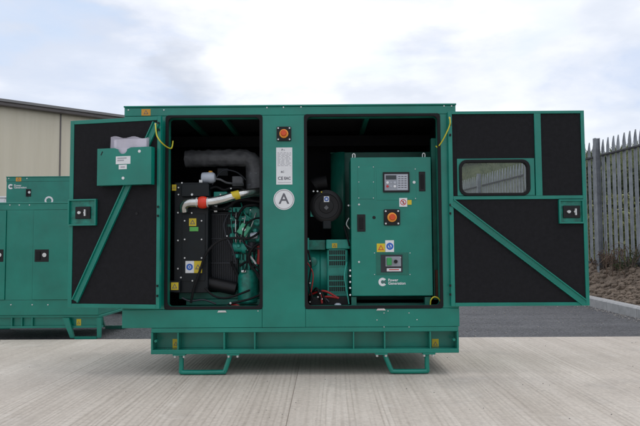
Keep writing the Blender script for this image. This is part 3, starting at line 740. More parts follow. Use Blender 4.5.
# lagged exhaust
def P3(px, py, Y): a = at(px, py, Y); return (a[0], Y, a[1])
lag_ = MB().tube([P3(186, 159, .5), P3(205, 158.5, .5), P3(230, 158, .5), P3(246, 158.5, .5), P3(253.5, 164, .5), P3(254.5, 176, .5), P3(254.5, 196, .5)], .062, 48)
for v in lag_.bm.verts:
    c_ = v.co; v.co += Vector((noise.noise(c_*48), noise.noise(c_*48+Vector((7, 0, 0))), noise.noise(c_*26+Vector((0, 9, 0)))))*.006+Vector((0, 0, math.sin(c_.x*95+noise.noise(c_*12)*4)*.002))
lag_.build('lagged_exhaust', M['lag'], gen, smooth=True)
for px, py, d in ((246, 175, 1), (246, 186, 1)):
    c = P3(254.5, py, .5); MB().cyl((c[0], c[1], c[2]), (0, 0, 1), .061, .010, 20).build('exhaust_clamp', M['galv'], gen, smooth=True)
# clutter between radiator and engine
plate('thermostat_housing', 213.5, 191.5, 227, 198, .24, .06, M['altgreen'], gen, bevel=.006)
plate('hose_bracket', 214, 204, 217, 212, .2, .02, M['zinc'], gen); plate('stay_bar', 208, 208.5, 231, 210.5, .2, .012, M['blackmetal'], gen)
plate('relay_box', 217, 168, 228, 176, .42, .04, M['blackmetal'], gen, bevel=.004); plate('fuse_box', 232, 176, 243, 186, .4, .05, M['lag'], gen, bevel=.006)
# header bottle with cap
bt = MB().lathe(P3(201.5, 178, .2), (1, 0, 0.02), [(.028, 0), (.036, .006), (.038, .02), (.038, .075), (.03, .092), (.018, .096)]).build('expansion_bottle', M['white_pl'], gen, smooth=True)
MB().lathe(P3(210.5, 173.5, .2), (0, 0, 1), [(.014, 0), (.014, .016), (.010, .018)], 14).build('filler_cap', M['orangelab'], bt, smooth=True)
MB().box(at(200.3, 180, .2)[0], at(203.5, 180, .2)[0], .16, .17, at(200, 184.5, .2)[1], at(200, 180.5, .2)[1]).build('bottle_clip', M['zinc'], bt)
cable('vent_hose', [(213, 179, .2), (220, 179.5, .22), (228, 183, .25), (243, 184, .35)], .007, 'lag')
# silver charge pipe
cp = MB().tube([P3(184, 211, .085), P3(184, 206, .07), P3(188, 203, .06), P3(197, 202.5, .06), P3(204, 202, .06), P3(212, 201.5, .06), P3(222, 199.5, .07), P3(236, 195.5, .1), P3(250, 192.8, .14), P3(263, 191.5, .18)], .0295, 18).build('charge_pipe', M['steel'], gen, smooth=True)
c = P3(198.6, 202.4, .06); MB().lathe(c, (1, 0, -.01), [(.033, 0), (.037, .006), (.040, .018), (.041, .028), (.040, .038), (.037, .050), (.033, .056)]).build('hose_coupling', M['redhose'], cp, smooth=True)
for px in (196.3, 207.3):
    c = P3(px, 202.4, .06); MB().cyl(c, (1, 0, -.01), .0335, .008, 22).build('hose_clamp', M['zinc'], cp, smooth=True)
c = P3(231.5, 196.4, .09); e_ = P3(239, 194.6, .105); MB().cyl(c, Vector(e_)-Vector(c), .0305, (Vector(e_)-Vector(c)).length, 18).build('pipe_label', M['yellow'], cp, smooth=True)
# engine
YE = .32
eng = plate('engine', 228, 207, 268, 292, YE, .42, M['eng'], gen, bevel=.006)
random.seed(21)
# rocker cover, ribbed block, injection pump, manifold: the side of a small diesel
mb = MB()
for k in range(5): x0, x1, z0, z1 = rect(229.5+k*7, 208, 235.5+k*7, 214, YE-.06); mb.box(x0, x1, YE-.06, YE-.001, z0, z1)
mb.build('rocker_cover', M['altgreen'], eng, bevel=.006)
x0, x1, z0, z1 = rect(230, 216, 262, 221, YE-.07); MB().box(x0, x1, YE-.07, YE-.001, z0, z1).build('manifold', M['altgreen'], eng, bevel=.008)
mb = MB()
for k in range(9): x0, x1, z0, z1 = rect(229+k*3.8, 254, 231+k*3.8, 290, YE-.03); mb.box(x0, x1, YE-.03, YE-.001, z0, z1)
mb.build('block_ribs', M['altgreen'], eng, bevel=.003)
MB().lathe(P3(233, 247, YE-.05), (1, 0, 0), [(.03, 0), (.036, .005), (.036, .06), (.045, .065), (.045, .10), (.03, .105), (.03, .16)], 18).build('injection_pump', M['altgreen'], eng, smooth=True)
MB().lathe(P3(256, 214, YE), (0, -1, 0), [(.05, 0), (.05, .06), (.042, .075), (.02, .078)], 20).build('turbo_housing', M['eng'], eng, smooth=True)
MB().lathe(P3(258, 222, YE-.05), (0, -1, 0), [(.028, 0), (.028, .05), (.02, .058)], 16).build('water_outlet', M['altgreen'], eng, smooth=True)
for (px, py, r_) in ((236, 226, .016), (234, 236, .02), (256, 231, .015), (240, 246, .013), (259, 239, .018), (238, 256, .014), (254, 258, .017)):
    MB().lathe(P3(px, py, YE-.02), (0, -1, 0), [(r_*1.25, 0), (r_*1.25, .03), (r_, .032), (r_, .075), (r_*.7, .08)], 14).build('boss', M['altgreen'], eng, smooth=True)
mb = MB()
for k in range(24):
    px = random.uniform(229, 261); py = random.uniform(222, 262); s = random.uniform(.007, .018); c = P3(px, py, YE-random.uniform(.0, .05))
    mb.box(c[0]-s, c[0]+s, c[1]-.02, c[1]+.06, c[2]-s*.6, c[2]+s*.6)
mb.build('engine_castings', M['eng'], eng, bevel=.003)
for k in range(6):
    xx = 232+k*4.8; a = P3(xx, 213, YE-.065); b = P3(234+k*2.2, 243, YE-.09)
    MB().tube([a, (a[0], YE-.10, a[2]-.01), (lerp(a[0], b[0], .3), YE-.12, lerp(a[2], b[2], .4)), (b[0], YE-.11, b[2]+.02), b], .0038, 8).build('fuel_pipe', M['zinc'] if k % 2 else M['eng'], eng, smooth=True)
for k in range(14): bolt(random.uniform(230, 261), random.choice((210, 218.5, 227, 250, 256)), YE-.075, eng, .0055, 'zinc')
for pts, r_, m_ in (([(262, 208, .25), (256, 205, .2), (246, 206, .2), (240, 212, .2), (236, 222, .22)], .010, 'rubber'), ([(262, 218, .18), (254, 219, .15), (247, 224, .16), (243, 234, .17), (246, 246, .17), (254, 252, .17)], .006, 'rubber'),
                    ([(230, 228, .24), (236, 233, .2), (242, 241, .18), (250, 247, .16), (262, 249, .15)], .0055, 'corewire'), ([(240, 266, .2), (247, 262, .17), (255, 266, .15), (262, 272, .14)], .008, 'rubber'), ([(231, 262, .25), (235, 270, .22), (240, 282, .2), (244, 290, .2)], .009, 'rubber')):
    cable('hose', pts, r_, m_, eng)
# diamond filter head
c = P3(244.5, 229.5, .20); q = .052
mb = MB(); pts = [(c[0]-.052, c[2]-.018), (c[0]-.012, c[2]+.048), (c[0]+.05, c[2]+.012), (c[0]+.008, c[2]-.052)]
mb.prism(pts, .17, .215); mb.build('filter_head', M['litgreen'], eng, bevel=.006)
MB().cyl((c[0], .17, c[2]), (0, -1, 0), .012, .006, 14).build('filter_boss', M['zinc'], eng, smooth=True)
MB().lathe(P3(250, 236, .21), (1, 0, .1), [(.01, 0), (.022, .004), (.022, .05), (.012, .055)], 16).build('solenoid', M['white_pl'], eng, smooth=True)
MB().lathe(P3(252, 242, .22), (0, 0, -1), [(.02, 0), (.03, .004), (.03, .06), (.022, .068)], 18).build('fuel_filter', M['corewire'], eng, smooth=True)
MB().tube([P3(251, 257, .16), P3(256, 264, .16)], .007, 8, False).build('dipstick', M['white'], eng)
MB().tube([P3(258.5, 244, .18), P3(259.5, 252, .17), P3(258.5, 264, .18)], .014, 10).build('red_lead', M['redcable'], eng, smooth=True)
# oil filter / lower block
MB().lathe(P3(248, 303, .22), (0, 0, 1), [(.062, 0), (.07, .01), (.07, .16), (.066, .19), (.055, .205), (.05, .225)], 24).build('oil_filter', M['eng'], eng, smooth=True)
MB().cyl(P3(241.5, 271.5, .16), (1, 0, .05), .010, .03, 10).build('sensor', M['zinc'], eng)
plate('engine_mount', 179, 292, 262, 299, .24, .07, M['green_in'], gen, bevel=.003); plate('engine_mount', 186, 299.5, 262, 305, .20, .05, M['green_in'], gen, bevel=.003)
MB().prism([P3(214, 293, .3)[::2], P3(238, 284, .3)[::2], P3(250, 283, .3)[::2], P3(250, 293, .3)[::2]], .26, .34).build('sump', M['eng'], eng)
for pts, r_, m_ in (([(209, 189, .2), (216, 187, .22), (224, 190, .22), (232, 188, .24), (243, 189, .26), (250, 200, .26)], .008, 'rubber'), ([(209, 196, .15), (213, 207, .16), (222, 209, .18), (230, 206, .2), (240, 200, .22), (262, 202, .2)], .011, 'rubber'),
        ([(228, 214, .22), (224, 224, .2), (226, 236, .2), (232, 248, .2), (236, 262, .2)], .007, 'corewire'), ([(212, 185, .3), (222, 171, .35), (236, 172, .38), (246, 180, .4)], .006, 'corewire'), ([(262, 243, .14), (254, 247, .13), (249, 256, .13), (251, 266, .14), (258, 274, .13), (263, 286, .12)], .009, 'rubber'),
        ([(205, 288, .1), (214, 296, .1), (226, 298, .1), (240, 294, .12), (250, 290, .13)], .007, 'rubber'), ([(182, 298, .1), (190, 301, .1), (204, 300, .1), (216, 304, .1)], .006, 'corewire')): cable('hose', pts, r_, m_)
for px, py in ((231, 188.5), (224, 209), (227, 236), (251, 256.5), (226, 298), (220.5, 194.5)): bolt(px, py, .18, gen, .006)
cable('coolant_hose', [(262, 229, .13), (256, 235, .11), (248, 238.5, .09), (236, 238, .08), (224, 239, .07), (214, 244.5, .07), (206, 254, .07), (201.5, 266, .08), (197.5, 278, .08), (193.5, 290, .09), (191, 303, .1)], .0085, 'rubber')
cable('battery_lead', [(262, 294, .1), (250, 299, .09), (238, 302, .08), (230, 304, .08), (224, 309, .08)], .0075, 'rubber')
cable('battery_lead', [(232, 305.5, .1), (236, 305, .09), (240, 307, .1)], .009, 'redcable')
bolt(230.5, 303.2, .07, gen, .008)
cable('red_lead', [(246, 250, .15), (247, 262, .14), (244, 272, .15)], .004, 'rubber'); cable('wiring_loom', [(232, 200, .2), (233, 214, .2), (239, 222, .18)], .004, 'rubber')
cable('wiring_loom', [(241, 203, .25), (246, 215, .2), (258, 222, .2)], .005, 'eng'); cable('wiring_loom', [(254, 252, .2), (255, 270, .15), (262, 284, .13)], .006, 'rubber')

# ================================================================== RIGHT BAY CONTENTS
YC = .07
cab = plate('control_cabinet', 351.2, 157.2, 432, 296, YC, .30, M['green'], gen, bevel=.004)
cx0, cx1, cz0, cz1 = rect(351.2, 157.2, 432, 296, YC)
for px in (354, 424.5):
    x, z = at(px, 157, YC); MB().tube([(x-.008, YC+.03, cz1), (x-.008, YC+.03, cz1+.022), (x, YC+.03, cz1+.030), (x+.008, YC+.03, cz1+.022), (x+.008, YC+.03, cz1)], .004, 8).build('lifting_eye', M['zinc'], cab, smooth=True)
# thin raised cover plates (seams)
plate('cover_plate', 358, 165.8, 374.2, 199, YC-.002, .0019, M['green'], cab, bevel=.0008); plate('cover_plate', 376.5, 168, 416, 200, YC-.002, .0019, M['green'], cab, bevel=.0008)
for px, py in ((358.8, 167), (373.4, 167), (358.8, 182), (373.4, 182), (358.8, 198), (373.4, 198), (415.2, 169), (415.5, 198.5)): bolt(px, py, YC-.002, cab, .0038)
for px, py in ((359, 204.5), (359, 262)): bolt(px, py, YC, cab, .0075)
for px, py in ((374.5, 253), (410, 253), (374.5, 274.5), (410, 274.5)): bolt(px, py, YC, cab, .0035)
sc = plate('controller', 383, 172, 409.6, 192.3, YC-.012, .0099, M['black'], cab, bevel=.002)
plate('controller_face', 384.6, 174, 408, 190.3, YC-.0135, .0013, M['panelgrey'], sc); plate('lcd', 385.8, 175.3, 396.2, 179.5, YC-.0145, .0009, M['lcd'], sc)
plate('legend_panel', 397.3, 174.8, 407.4, 189.6, YC-.0145, .0009, M['panellight'], sc)
for q, (px, py) in enumerate([(387.5, 182.5), (391, 182.5), (394.8, 182.5), (387.5, 186.3), (391, 186.3), (394.8, 186.3)]):
    x, z = at(px, py, YC-.0135); MB().cyl((x, YC-.0135, z), (0, -1, 0), .0085 if q % 3 != 1 else .005, .003, 14).build('key', M['white'] if q in (0, 5) else (M['redmark'] if q == 3 else M['panellight']), sc, smooth=True)
mb = MB()
for k in range(6):
    for j in range(3):
        x0, x1, z0, z1 = rect(398.2+j*3.1, 176+k*2.2, 400.4+j*3.1, 176.9+k*2.2, YC-.015); mb.box(x0, x1, YC-.0152, YC-.0146, z0, z1)
mb.build('legend_print', M['print'], sc)
x, z = at(414, 182.3, YC); MB().cyl((x, YC, z), (0, -1, 0), .0095, .006, 16).build('key_lock', M['zinc'], cab, smooth=True)
for (a0, b0, a1, b1) in ((419, 171.6, 425.3, 191.2), (357.2, 214.4, 365.4, 231.6)):
    s_ = plate('cabinet_latch', a0, b0, a1, b1, YC-.005, .0049, M['black'], cab, bevel=.002); w_ = (a1-a0)*.28
    plate('latch_lever', a0+w_, b0+3, a1-w_, b1-3, YC-.011, .0059, M['rubber'], s_, bevel=.002)
bolt(374, 217.5, YC, cab, .011, 'black', name='plug')
estop(391.8, 217.6, YC-.0001, .0545, cab) if False else None
ex, ez = at(391.8, 217.4, YC); hf = .0535
es = MB().prism(rrect(ex-hf, ex+hf, ez-hf, ez+hf, .008, 3), YC-.012, YC-.0001).build('emergency_stop', M['black'], cab, bevel=.002)
MB().lathe((ex, YC-.0121, ez), (0, -1, 0), [(.030, 0), (.030, .008), (.026, .010)]).build('collar', M['amber'], es, smooth=True) if False else None
def sub3(parent, name, mb_, m_): return mb_.build(name, M[m_], parent, smooth=True)
sub3(cab, 'stop_collar', MB().lathe((ex, YC-.0121, ez), (0, -1, 0), [(.031, 0), (.031, .008), (.026, .010)]), 'amber')
sub3(cab, 'stop_button', MB().lathe((ex, YC-.021, ez), (0, -1, 0), [(.012, 0), (.012, .010), (.020, .012), (.0205, .020), (.017, .025)]), 'redbtn')
for sx in (-1, 1):
    for sz in (-1, 1): sub3(cab, 'bolt', MB().cyl((ex+sx*.041, YC-.0121, ez+sz*.041), (0, -1, 0), .006, .003, 10), 'zinc')
wl = plate('notice_label', 399.3, 198, 407.2, 206.7, YC-.0031, .001, M['white'], cab)
x, z = at(403.2, 202.3, YC); MB().ring((x, z), .015, .020, YC-.0038, YC-.0032).build('prohibition_ring', M['redmark'], wl); MB().bar((x-.011, z+.011), (x+.011, z-.011), .005, YC-.0039, YC-.0032).build('prohibition_bar', M['redmark'], wl)
MB().box(x-.004, x+.004, YC-.0036, YC-.0032, z-.011, z+.010).build('notice_print', M['print'], wl)
plate('warning_label', 407.5, 200, 411.6, 204.7, YC-.0031, .001, M['yellow'], cab)
warning(376.8, 243.5, 385, 252, YC, cab, mark='redmark')
wl = plate('notice_label', 385.3, 240.3, 394, 252, YC-.0012, .0011, M['white'], cab); x, z = at(389.8, 246.3, YC)
MB().ring((x, z), .012, .0235, YC-.0019, YC-.0013).build('notice_mark', M['blue'], wl); MB().bar((x-.004, z+.010), (x+.003, z-.010), .010, YC-.0022, YC-.0013).build('notice_mark', M['blue'], wl)
# breaker recess: raised surround, dark recess
fr = rect(376.2, 252.6, 408.4, 275, YC); rc = rect(380.5, 254.6, 402.8, 272.6, YC)
frame_mb([(fr[1], fr[3]), (fr[0], fr[3]), (fr[0], fr[2]), (fr[1], fr[2])], [(rc[1], rc[3]), (rc[0], rc[3]), (rc[0], rc[2]), (rc[1], rc[2])], YC-.0025, YC-.0001).build('breaker_surround', M['green_in'], cab, bevel=.0008)
bk = plate('breaker_panel', 380.8, 254.8, 402.5, 272.4, YC-.0015, .0014, M['corewire'], cab)
plate('breaker_body', 385.5, 256.5, 401, 266.5, YC-.010, .0084, M['panelgrey'], bk, bevel=.002); plate('breaker_toggle', 387, 257.8, 391.8, 265.3, YC-.028, .0179, M['greenbtn'], bk, bevel=.003)
x, z = at(395.5, 261.5, YC); MB().cyl((x, YC-.010, z), (0, -1, 0), .012, .012, 16).build('rotary_knob', M['black'], bk, smooth=True); plate('breaker_label', 386.8, 268.3, 401, 271.3, YC-.004, .0024, M['white'], bk)
plate('breaker_print', 389, 269.2, 399, 270.2, YC-.0045, .0004, M['redmark'], bk); bolt(400.6, 257.6, YC-.010, bk, .004)
lx, lz = at(382.6, 282, YC); logo(cab, lx, lz, .0275, YC-.0003, .025)
# stand legs and gap under the cabinet
plate('cabinet_stand', 351.5, 297, 356.5, 306, YC+.02, .05, M['green_in'], gen); plate('cabinet_stand', 425, 297, 431, 306, YC+.02, .05, M['green_in'], gen)
plate('cabinet_rail', 352, 303.2, 431, 306, YC+.1, .05, M['green_in'], gen)
# rear duct panel
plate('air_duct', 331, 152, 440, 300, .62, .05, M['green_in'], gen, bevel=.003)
# curved duct side catching the light
mb = MB(); bm = mb.bm; pr = []
for i in range(9):
    t = i/8*PI/2; pr.append((at(331, 160, .55)[0]+.10*(1-math.cos(t)), .62-.12*math.sin(t)))
za, zc = at(331, 153, .55)[1], at(331, 245, .55)[1]
A = [[bm.verts.new((x, y, z)) for x, y in pr] for z in (zc, za)]
for i in range(8): bm.faces.new((A[0][i], A[0][i+1], A[1][i+1], A[1][i]))
o = mb.build('duct_curve', M['green_in'], gen, smooth=True); md = o.modifiers.new('th', 'SOLIDIFY'); md.thickness = .004
# inner jamb post
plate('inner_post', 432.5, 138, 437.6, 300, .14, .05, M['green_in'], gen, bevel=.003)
plate('battery_strap', 435.5, 270, 439, 297, .12, .015, M['rust'], gen)
plate('bay_bracket', 306, 238, 309, 252, .2, .05, M['altgreen'], gen)
# air filter
YA = .2
c = P3(326.3, 206, YA)
af = MB().lathe((c[0], YA+.20, c[2]), (0, -1, 0), [(.10, 0), (.105, .02), (.105, .17), (.112, .175), (.112, .19), (.10, .197), (.085, .198), (.082, .192), (.05, .190), (.048, .197), (.02, .199)], 40).build('air_filter', M['black'], gen, smooth=True)
plate('filter_label', 323.8, 196.3, 329.2, 202, YA-.001, .002, M['white'], af); x, z = at(326.5, 199, YA-.002); MB().ring((x, z), .008, .015, YA-.0022, YA-.0012).build('label_mark', M['blue'], af)
MB().prism([(c[0]-.016, c[2]-.012), (c[0], c[2]-.028), (c[0]+.016, c[2]-.012), (c[0], c[2]+.006)], YA-.006, YA-.001).build('filter_nut', M['lag'], af)
MB().tube([P3(314, 186, .3), P3(317, 184, .3), P3(327, 183, .3)], .05, 16, False).build('intake_hose', M['rubber'], gen, smooth=True)
for px in (313.5, 317.5): bolt(px, 191.3, .2, gen, .007)
bolt(321.5, 192, .19, gen, .006, 'yellow')
plate('filter_bracket', 310.5, 208, 315.5, 216.5, .22, .02, M['altgreen'], gen); 
MB().box(*[P3(327, 228, .22)[0]-.03, P3(327, 228, .22)[0]+.03], .2, .26, *[P3(0, 231, .22)[2], P3(0, 223, .22)[2]]).build('filter_outlet', M['blackmetal'], gen, bevel=.006)
bolt(348.5, 205.5, .2, gen, .007); cable('wiring_loom', [(349, 218, .2), (346.5, 224, .2), (349.5, 229, .2)], .004, 'zinc')
cable('wiring_loom', [(344, 226, .22), (347, 236, .2), (349.5, 246, .18)], .006, 'rubber'); cable('wiring_loom', [(347, 262, .12), (344.5, 276, .1), (347, 292, .1), (349, 304, .1)], .0042, 'altgreen')
# alternator
alt = MB().lathe(P3(306, 272, .50), (1, 0, 0), [(.17, 0), (.175, .01), (.175, .10), (.19, .11), (.19, .19), (.17, .21), (.17, .34), (.15, .36)], 40).build('alternator', M['altgreen'], gen, smooth=True)
plate('terminal_box', 326, 239.5, 350, 249, .24, .25, M['altgreen'], alt, bevel=.006)
plate('end_cover', 327, 249.5, 348, 298, .26, .22, M['altgreen'], alt, bevel=.008)
plate('rib', 309, 240, 325.5, 250, .30, .2, M['eng'], alt, bevel=.004)
warning(332, 243.2, 337.2, 247.9, .238, alt)
for (p0, p1) in ((249.8, 266), (275.2, 292)):
    x0, x1, z0, z1 = rect(329, p0, 345.3, p1, .25); plate('vent_opening', 329, p0, 345.3, p1, .2565, .003, M['black'], alt)
    mb = MB()
    for k in range(9): xx = lerp(x0, x1, k/8); mb.box(xx-.0014, xx+.0014, .2535, .256, z0, z1)
    for k in range(4): zz = lerp(z0, z1, k/3); mb.box(x0, x1, .250, .2534, zz-.003, zz+.003)
    mb.build('vent_grille', M['altgreen'], alt)
MB().lathe(P3(312.5, 262, .28), (0, -1, 0), [(.035, 0), (.035, .02), (.028, .025)], 20).build('cable_gland', M['eng'], alt, smooth=True)
for py in (270.5, 276, 282, 288, 295): bolt(350.2, py, .065, gen, .0065, 'white')
random.seed(9)
for k in range(7):
    a = (random.uniform(309, 330), random.uniform(290, 303)); b = (random.uniform(318, 347), random.uniform(293, 305))
    cable('battery_lead', [(a[0], a[1], .18), ((a[0]+b[0])/2, min(a[1], b[1])-random.uniform(1, 5), .14), (b[0], b[1], .13)], .007, ('redcable', 'rubber', 'redcable', 'rubber', 'corewire')[k % 5])
for px, py in ((320, 293.5), (322, 299), (318, 297)): bolt(px, py, .13, gen, .006)
bs = MB().lathe(P3(337.8, 306.5, .12), (0, 0, 1), [(.02, 0), (.024, .004), (.023, .014), (.012, .022)], 18).build('battery_cap', M['white_pl'], gen, smooth=True)
plate('battery', 310, 297, 349, 309, .16, .3, M['black'], gen, bevel=.005)
for py in (262, 284, 303): bolt(310, py-1, .11, gen, .005)
cable('wiring_loom', [(308, 250, .14), (311, 266, .12), (309, 284, .12), (313, 300, .12)], .006, 'rubber'); cable('wiring_loom', [(307, 262, .13), (313, 274, .11), (311, 292, .11)], .004, 'redcable')
cable('earth_cable', [(430.5, 305, .055), (431, 300, .045), (434, 297, .04), (438, 298, .04), (440.5, 301.5, .045)], .0042, 'yelgreen')

# ================================================================== SECOND GENERATOR (near left)
Y2 = 1.8
g2 = thing('generator_set', 'low green generator set with shut doors, nearest on the left behind the open door', 'generator', (-2.85, Y2+.45, 0), 'green generator sets in the yard')
gx1 = -2.118; gx0 = -3.62; D2 = .9
_, _, zt2, _ = rect(0, 0, 10, 202.3, Y2); zlo = at(20, 315.5, Y2)[1]; zt2 = at(35, 202.3, Y2)[1]
zh = at(20, 210, Y2)[1]; zs = at(20, 300, Y2)[1]; zk = at(20, 328.5, Y2)[1]
MB().box(gx0, gx1, Y2+.004, Y2+D2, zlo, zt2-.012).build('canopy', G, g2, bevel=.004)
MB().box(gx0-.003, gx1+.003, Y2-.006, Y2+D2+.004, zt2-.0115, zt2).build('roof', G, g2, bevel=.003)
MB().box(gx0, gx1, Y2-.001, Y2+.0035, zh+.001, zt2-.0125).build('header_beam', G, g2, bevel=.001)
MB().box(gx0, gx1, Y2-.001, Y2+.0035, zlo+.002, zs-.001).build('sill_panel', G, g2, bevel=.001)
sx = [at(p, 250, Y2)[0] for p in (6.2, 33.4)]
dR = MB().box(sx[1]+.002, gx1-.025, Y2-.012, Y2+.0035, zs+.003, zh-.003).build('access_door', G, g2, bevel=.002)
dL = MB().box(gx0+.025, sx[0]-.002, Y2-.012, Y2+.0035, zs+.003, zh-.003).build('access_door', G, g2, bevel=.002)
MB().box(sx[0]+.002, sx[1]-.002, Y2-.003, Y2+.0035, zs+.001, zh-.001).build('centre_post', G, g2, bevel=.001)
def handle(px0, py0, px1, py1, Y, parent):
    h = plate('handle', px0, py0, px1, py1, Y-.003, .003, M['black'], parent, bevel=.001)
    x0, x1, z0, z1 = rect(px0, py0, px1, py1, Y)
    MB().box(lerp(x0, x1, .12), lerp(x0, x1, .42), Y-.010, Y-.003, lerp(z0, z1, .15), lerp(z0, z1, .85)).build('handle_flap', M['rubber'], parent, bevel=.002)
    MB().cyl((lerp(x0, x1, .72), Y-.003, lerp(z0, z1, .55)), (0, -1, 0), (z1-z0)*.17, .007, 12).build('key_lock', M['zinc'], parent, smooth=True)
handle(34.6, 249.5, 48.6, 261.8, Y2-.012, dR); handle(-9, 249.5, 3.2, 261.8, Y2-.012, dL)
for px, py in ((10, 205), (19.4, 205), (29.6, 205), (11, 304.8), (32.3, 304.8), (48, 304.8)): bolt(px, py, Y2-.001, g2, .007)
MB().box(gx0, gx1+.03, Y2+.01, Y2+D2, zlo-.022, zlo-.001).box(gx0, gx1+.03, Y2+.01, Y2+.06, zk, zk+.02).build('skid_flange', G, g2, bevel=.002)
MB().box(gx0, gx1+.03, Y2+.035, Y2+.045, zk+.0205, zlo-.0225).build('skid_web', G, g2)
for px in (11, 21, 31.5): x = at(px, 320, Y2)[0]; MB().box(x-.006, x+.006, Y2+.012, Y2+.034, zk+.0205, zlo-.0225).build('stiffener', G, g2)
xa, _ = at(66.5, 316, Y2); xb, _ = at(73, 337, Y2); xc, _ = at(99.5, 337, Y2)
for yy in (Y2+.012, Y2+D2-.05):
    for off in (0, gx0-gx1-.03+.42):
        pass
def loop2(xa, xb, xc, y):
    MB().prism([(xa-.03, zlo-.024), (xa+.03, zlo-.024), (xb+.018, -.0), (xb-.018, -.0)], y, y+.03).prism([(xc-.02, zlo-.024), (xc+.02, zlo-.024), (xc+.016, -.0), (xc-.016, -.0)], y, y+.03).box(xb+.02, xc-.02, y+.002, y+.028, -.018, .012).build('foot_loop', G, g2)
loop2(xa, xb, xc, Y2-.022); loop2(xa, xb, xc, Y2+D2-.1); loop2(gx0+.02+.30, gx0+.34, gx0+.06, Y2-.022) if False else None
for yy in (Y2-.022, Y2+D2-.1):
    MB().prism([(gx0+.01, zlo-.024), (gx0+.05, zlo-.024), (gx0+.045, 0), (gx0+.015, 0)], yy, yy+.03).prism([(gx0+.30, zlo-.024), (gx0+.36, zlo-.024), (gx0+.31, 0), (gx0+.275, 0)], yy, yy+.03).box(gx0+.05, gx0+.27, yy+.002, yy+.028, -.018, .012).build('foot_loop', G, g2)
warning(76.5, 319, 81, 326.5, Y2+.034, g2)

# ================================================================== THIRD GENERATOR (far left)
Y3 = 4.1
g3 = thing('generator_set', 'tall green generator set with white logo and ring mark, farthest back against the warehouse', 'generator', (-3.1, Y3+.5, 0), 'green generator sets in the yard')
hx0 = at(6.2, 190, Y3)[0]; hx1 = hx0+2.18; zt3 = at(40, 176.3, Y3)[1]
MB().box(hx0, hx1, Y3+.004, Y3+1.05, .30, zt3-.012).build('canopy', G, g3, bevel=.004); MB().box(hx0-.004, hx1+.004, Y3-.006, Y3+1.054, zt3-.0115, zt3).build('roof', G, g3, bevel=.003)
zq = at(40, 181.5, Y3)[1]; dx = at(29, 190, Y3)[0]
MB().box(hx0, hx1, Y3-.001, Y3+.0035, zq+.003, zt3-.0125).build('header_beam', G, g3, bevel=.001)
d3 = MB().box(dx+.003, dx+.86, Y3-.014, Y3+.0035, .43, zq-.003).build('access_door', G, g3, bevel=.002); MB().box(dx+1.14, hx1-.10, Y3-.014, Y3+.0035, .43, zq-.003).build('access_door', G, g3, bevel=.002)
handle(25.8, 189, 31, 196.5, Y3-.014, d3)
warning(15.8, 177, 21.3, 181.3, Y3-.001, g3, col='orangelab')
for px in (8.8, 27): bolt(px, 178.5, Y3-.001, g3, .009)
lx, lz = at(10.6, 186.6, Y3); logo(g3, lx, lz, .034, Y3+.003, .036)
cx_, cz_ = at(49.4, 200.6, Y3); MB().ring((cx_, cz_), .034, .056, Y3-.0155, Y3-.0142).build('ring_mark', M['white'], g3)
MB().box(hx0+.18, hx1, Y3+.01, Y3+1.04, .14, .299).build('base_skid', G, g3, bevel=.003)
for x in (hx0+.35, hx1-.6):
    for yy in (Y3+.02, Y3+1.0): MB().tube([(x, yy, .139), (x, yy, .02), (x+.03, yy, 0), (x+.25, yy, 0), (x+.28, yy, .02), (x+.32, yy, .139)], .016, 8, False).build('foot_loop', G, g3)

# white cabinet peeping past the left edge
_x = at(5.2, 200, 7.2)[0]; zc_ = at(2, 196.3, 7.2)[1]
wc = thing('storage_cabinet', 'pale white cabinet partly seen at the left edge above the low generator', 'cabinet', (_x-.6, 7.7, 0))
MB().box(_x-1.2, _x, 7.2, 8.2, .08, zc_-.03).build('body', M['white'], wc, bevel=.01); MB().box(_x-1.22, _x+.02, 7.18, 8.22, zc_-.0295, zc_).build('top', M['white'], wc, bevel=.005)
for a in (-1.19, -.595): MB().box(_x+a, _x+a+.58, 7.185, 7.1995, .12, zc_-.06).build('door', M['white'], wc)
MB().box(_x-1.15, _x-.05, 7.25, 8.15, -.02, .079).build('plinth', M['black'], wc)

# ================================================================== VEGETATION
def leafmat(name, c1, c2):
    return mat(name, c1, .7, col2=c2, noise_scale=3, spec=.25)
M['leafA'] = leafmat('leaf_olive', (.07, .10, .035), (.16, .18, .075)); M['leafB'] = leafmat('leaf_yellow_green', (.12, .15, .045), (.27, .27, .13)); M['leafC'] = leafmat('leaf_brown', (.085, .055, .04), (.2, .14, .1))
M['leafD'] = leafmat('leaf_dark', (.03, .045, .02), (.075, .09, .04)); M['bark'] = mat('bark', (.10, .075, .06), .9, noise_amt=.3, noise_scale=20)
def leaves(mb, c, rad, n, ls, squash=1.0, low=False):
    bm = mb.bm
    clumps = [Vector((random.gauss(0, .5), random.gauss(0, .5), random.gauss(0, .42)))for _ in range(max(4, n//70))]
    for i in range(n):
        k = random.choice(clumps); d = Vector((random.gauss(0, .24), random.gauss(0, .24), random.gauss(0, .2)))+k
        if d.length > 1.3: d *= 1.2/d.length
        p = Vector(c)+Vector((d.x*rad, d.y*rad, d.z*rad*squash))
        u = Vector((random.gauss(0, 1), random.gauss(0, 1), random.gauss(0, .6))).normalized(); v = u.orthogonal().normalized(); v.rotate(Matrix.Rotation(random.random()*6, 3, u)); s = ls*random.uniform(.6, 1.4)
        q = [p-v*s, p+u.cross(v)*s*.42, p+v*s, p-u.cross(v)*s*.42]
        bm.faces.new([bm.verts.new(x) for x in q])
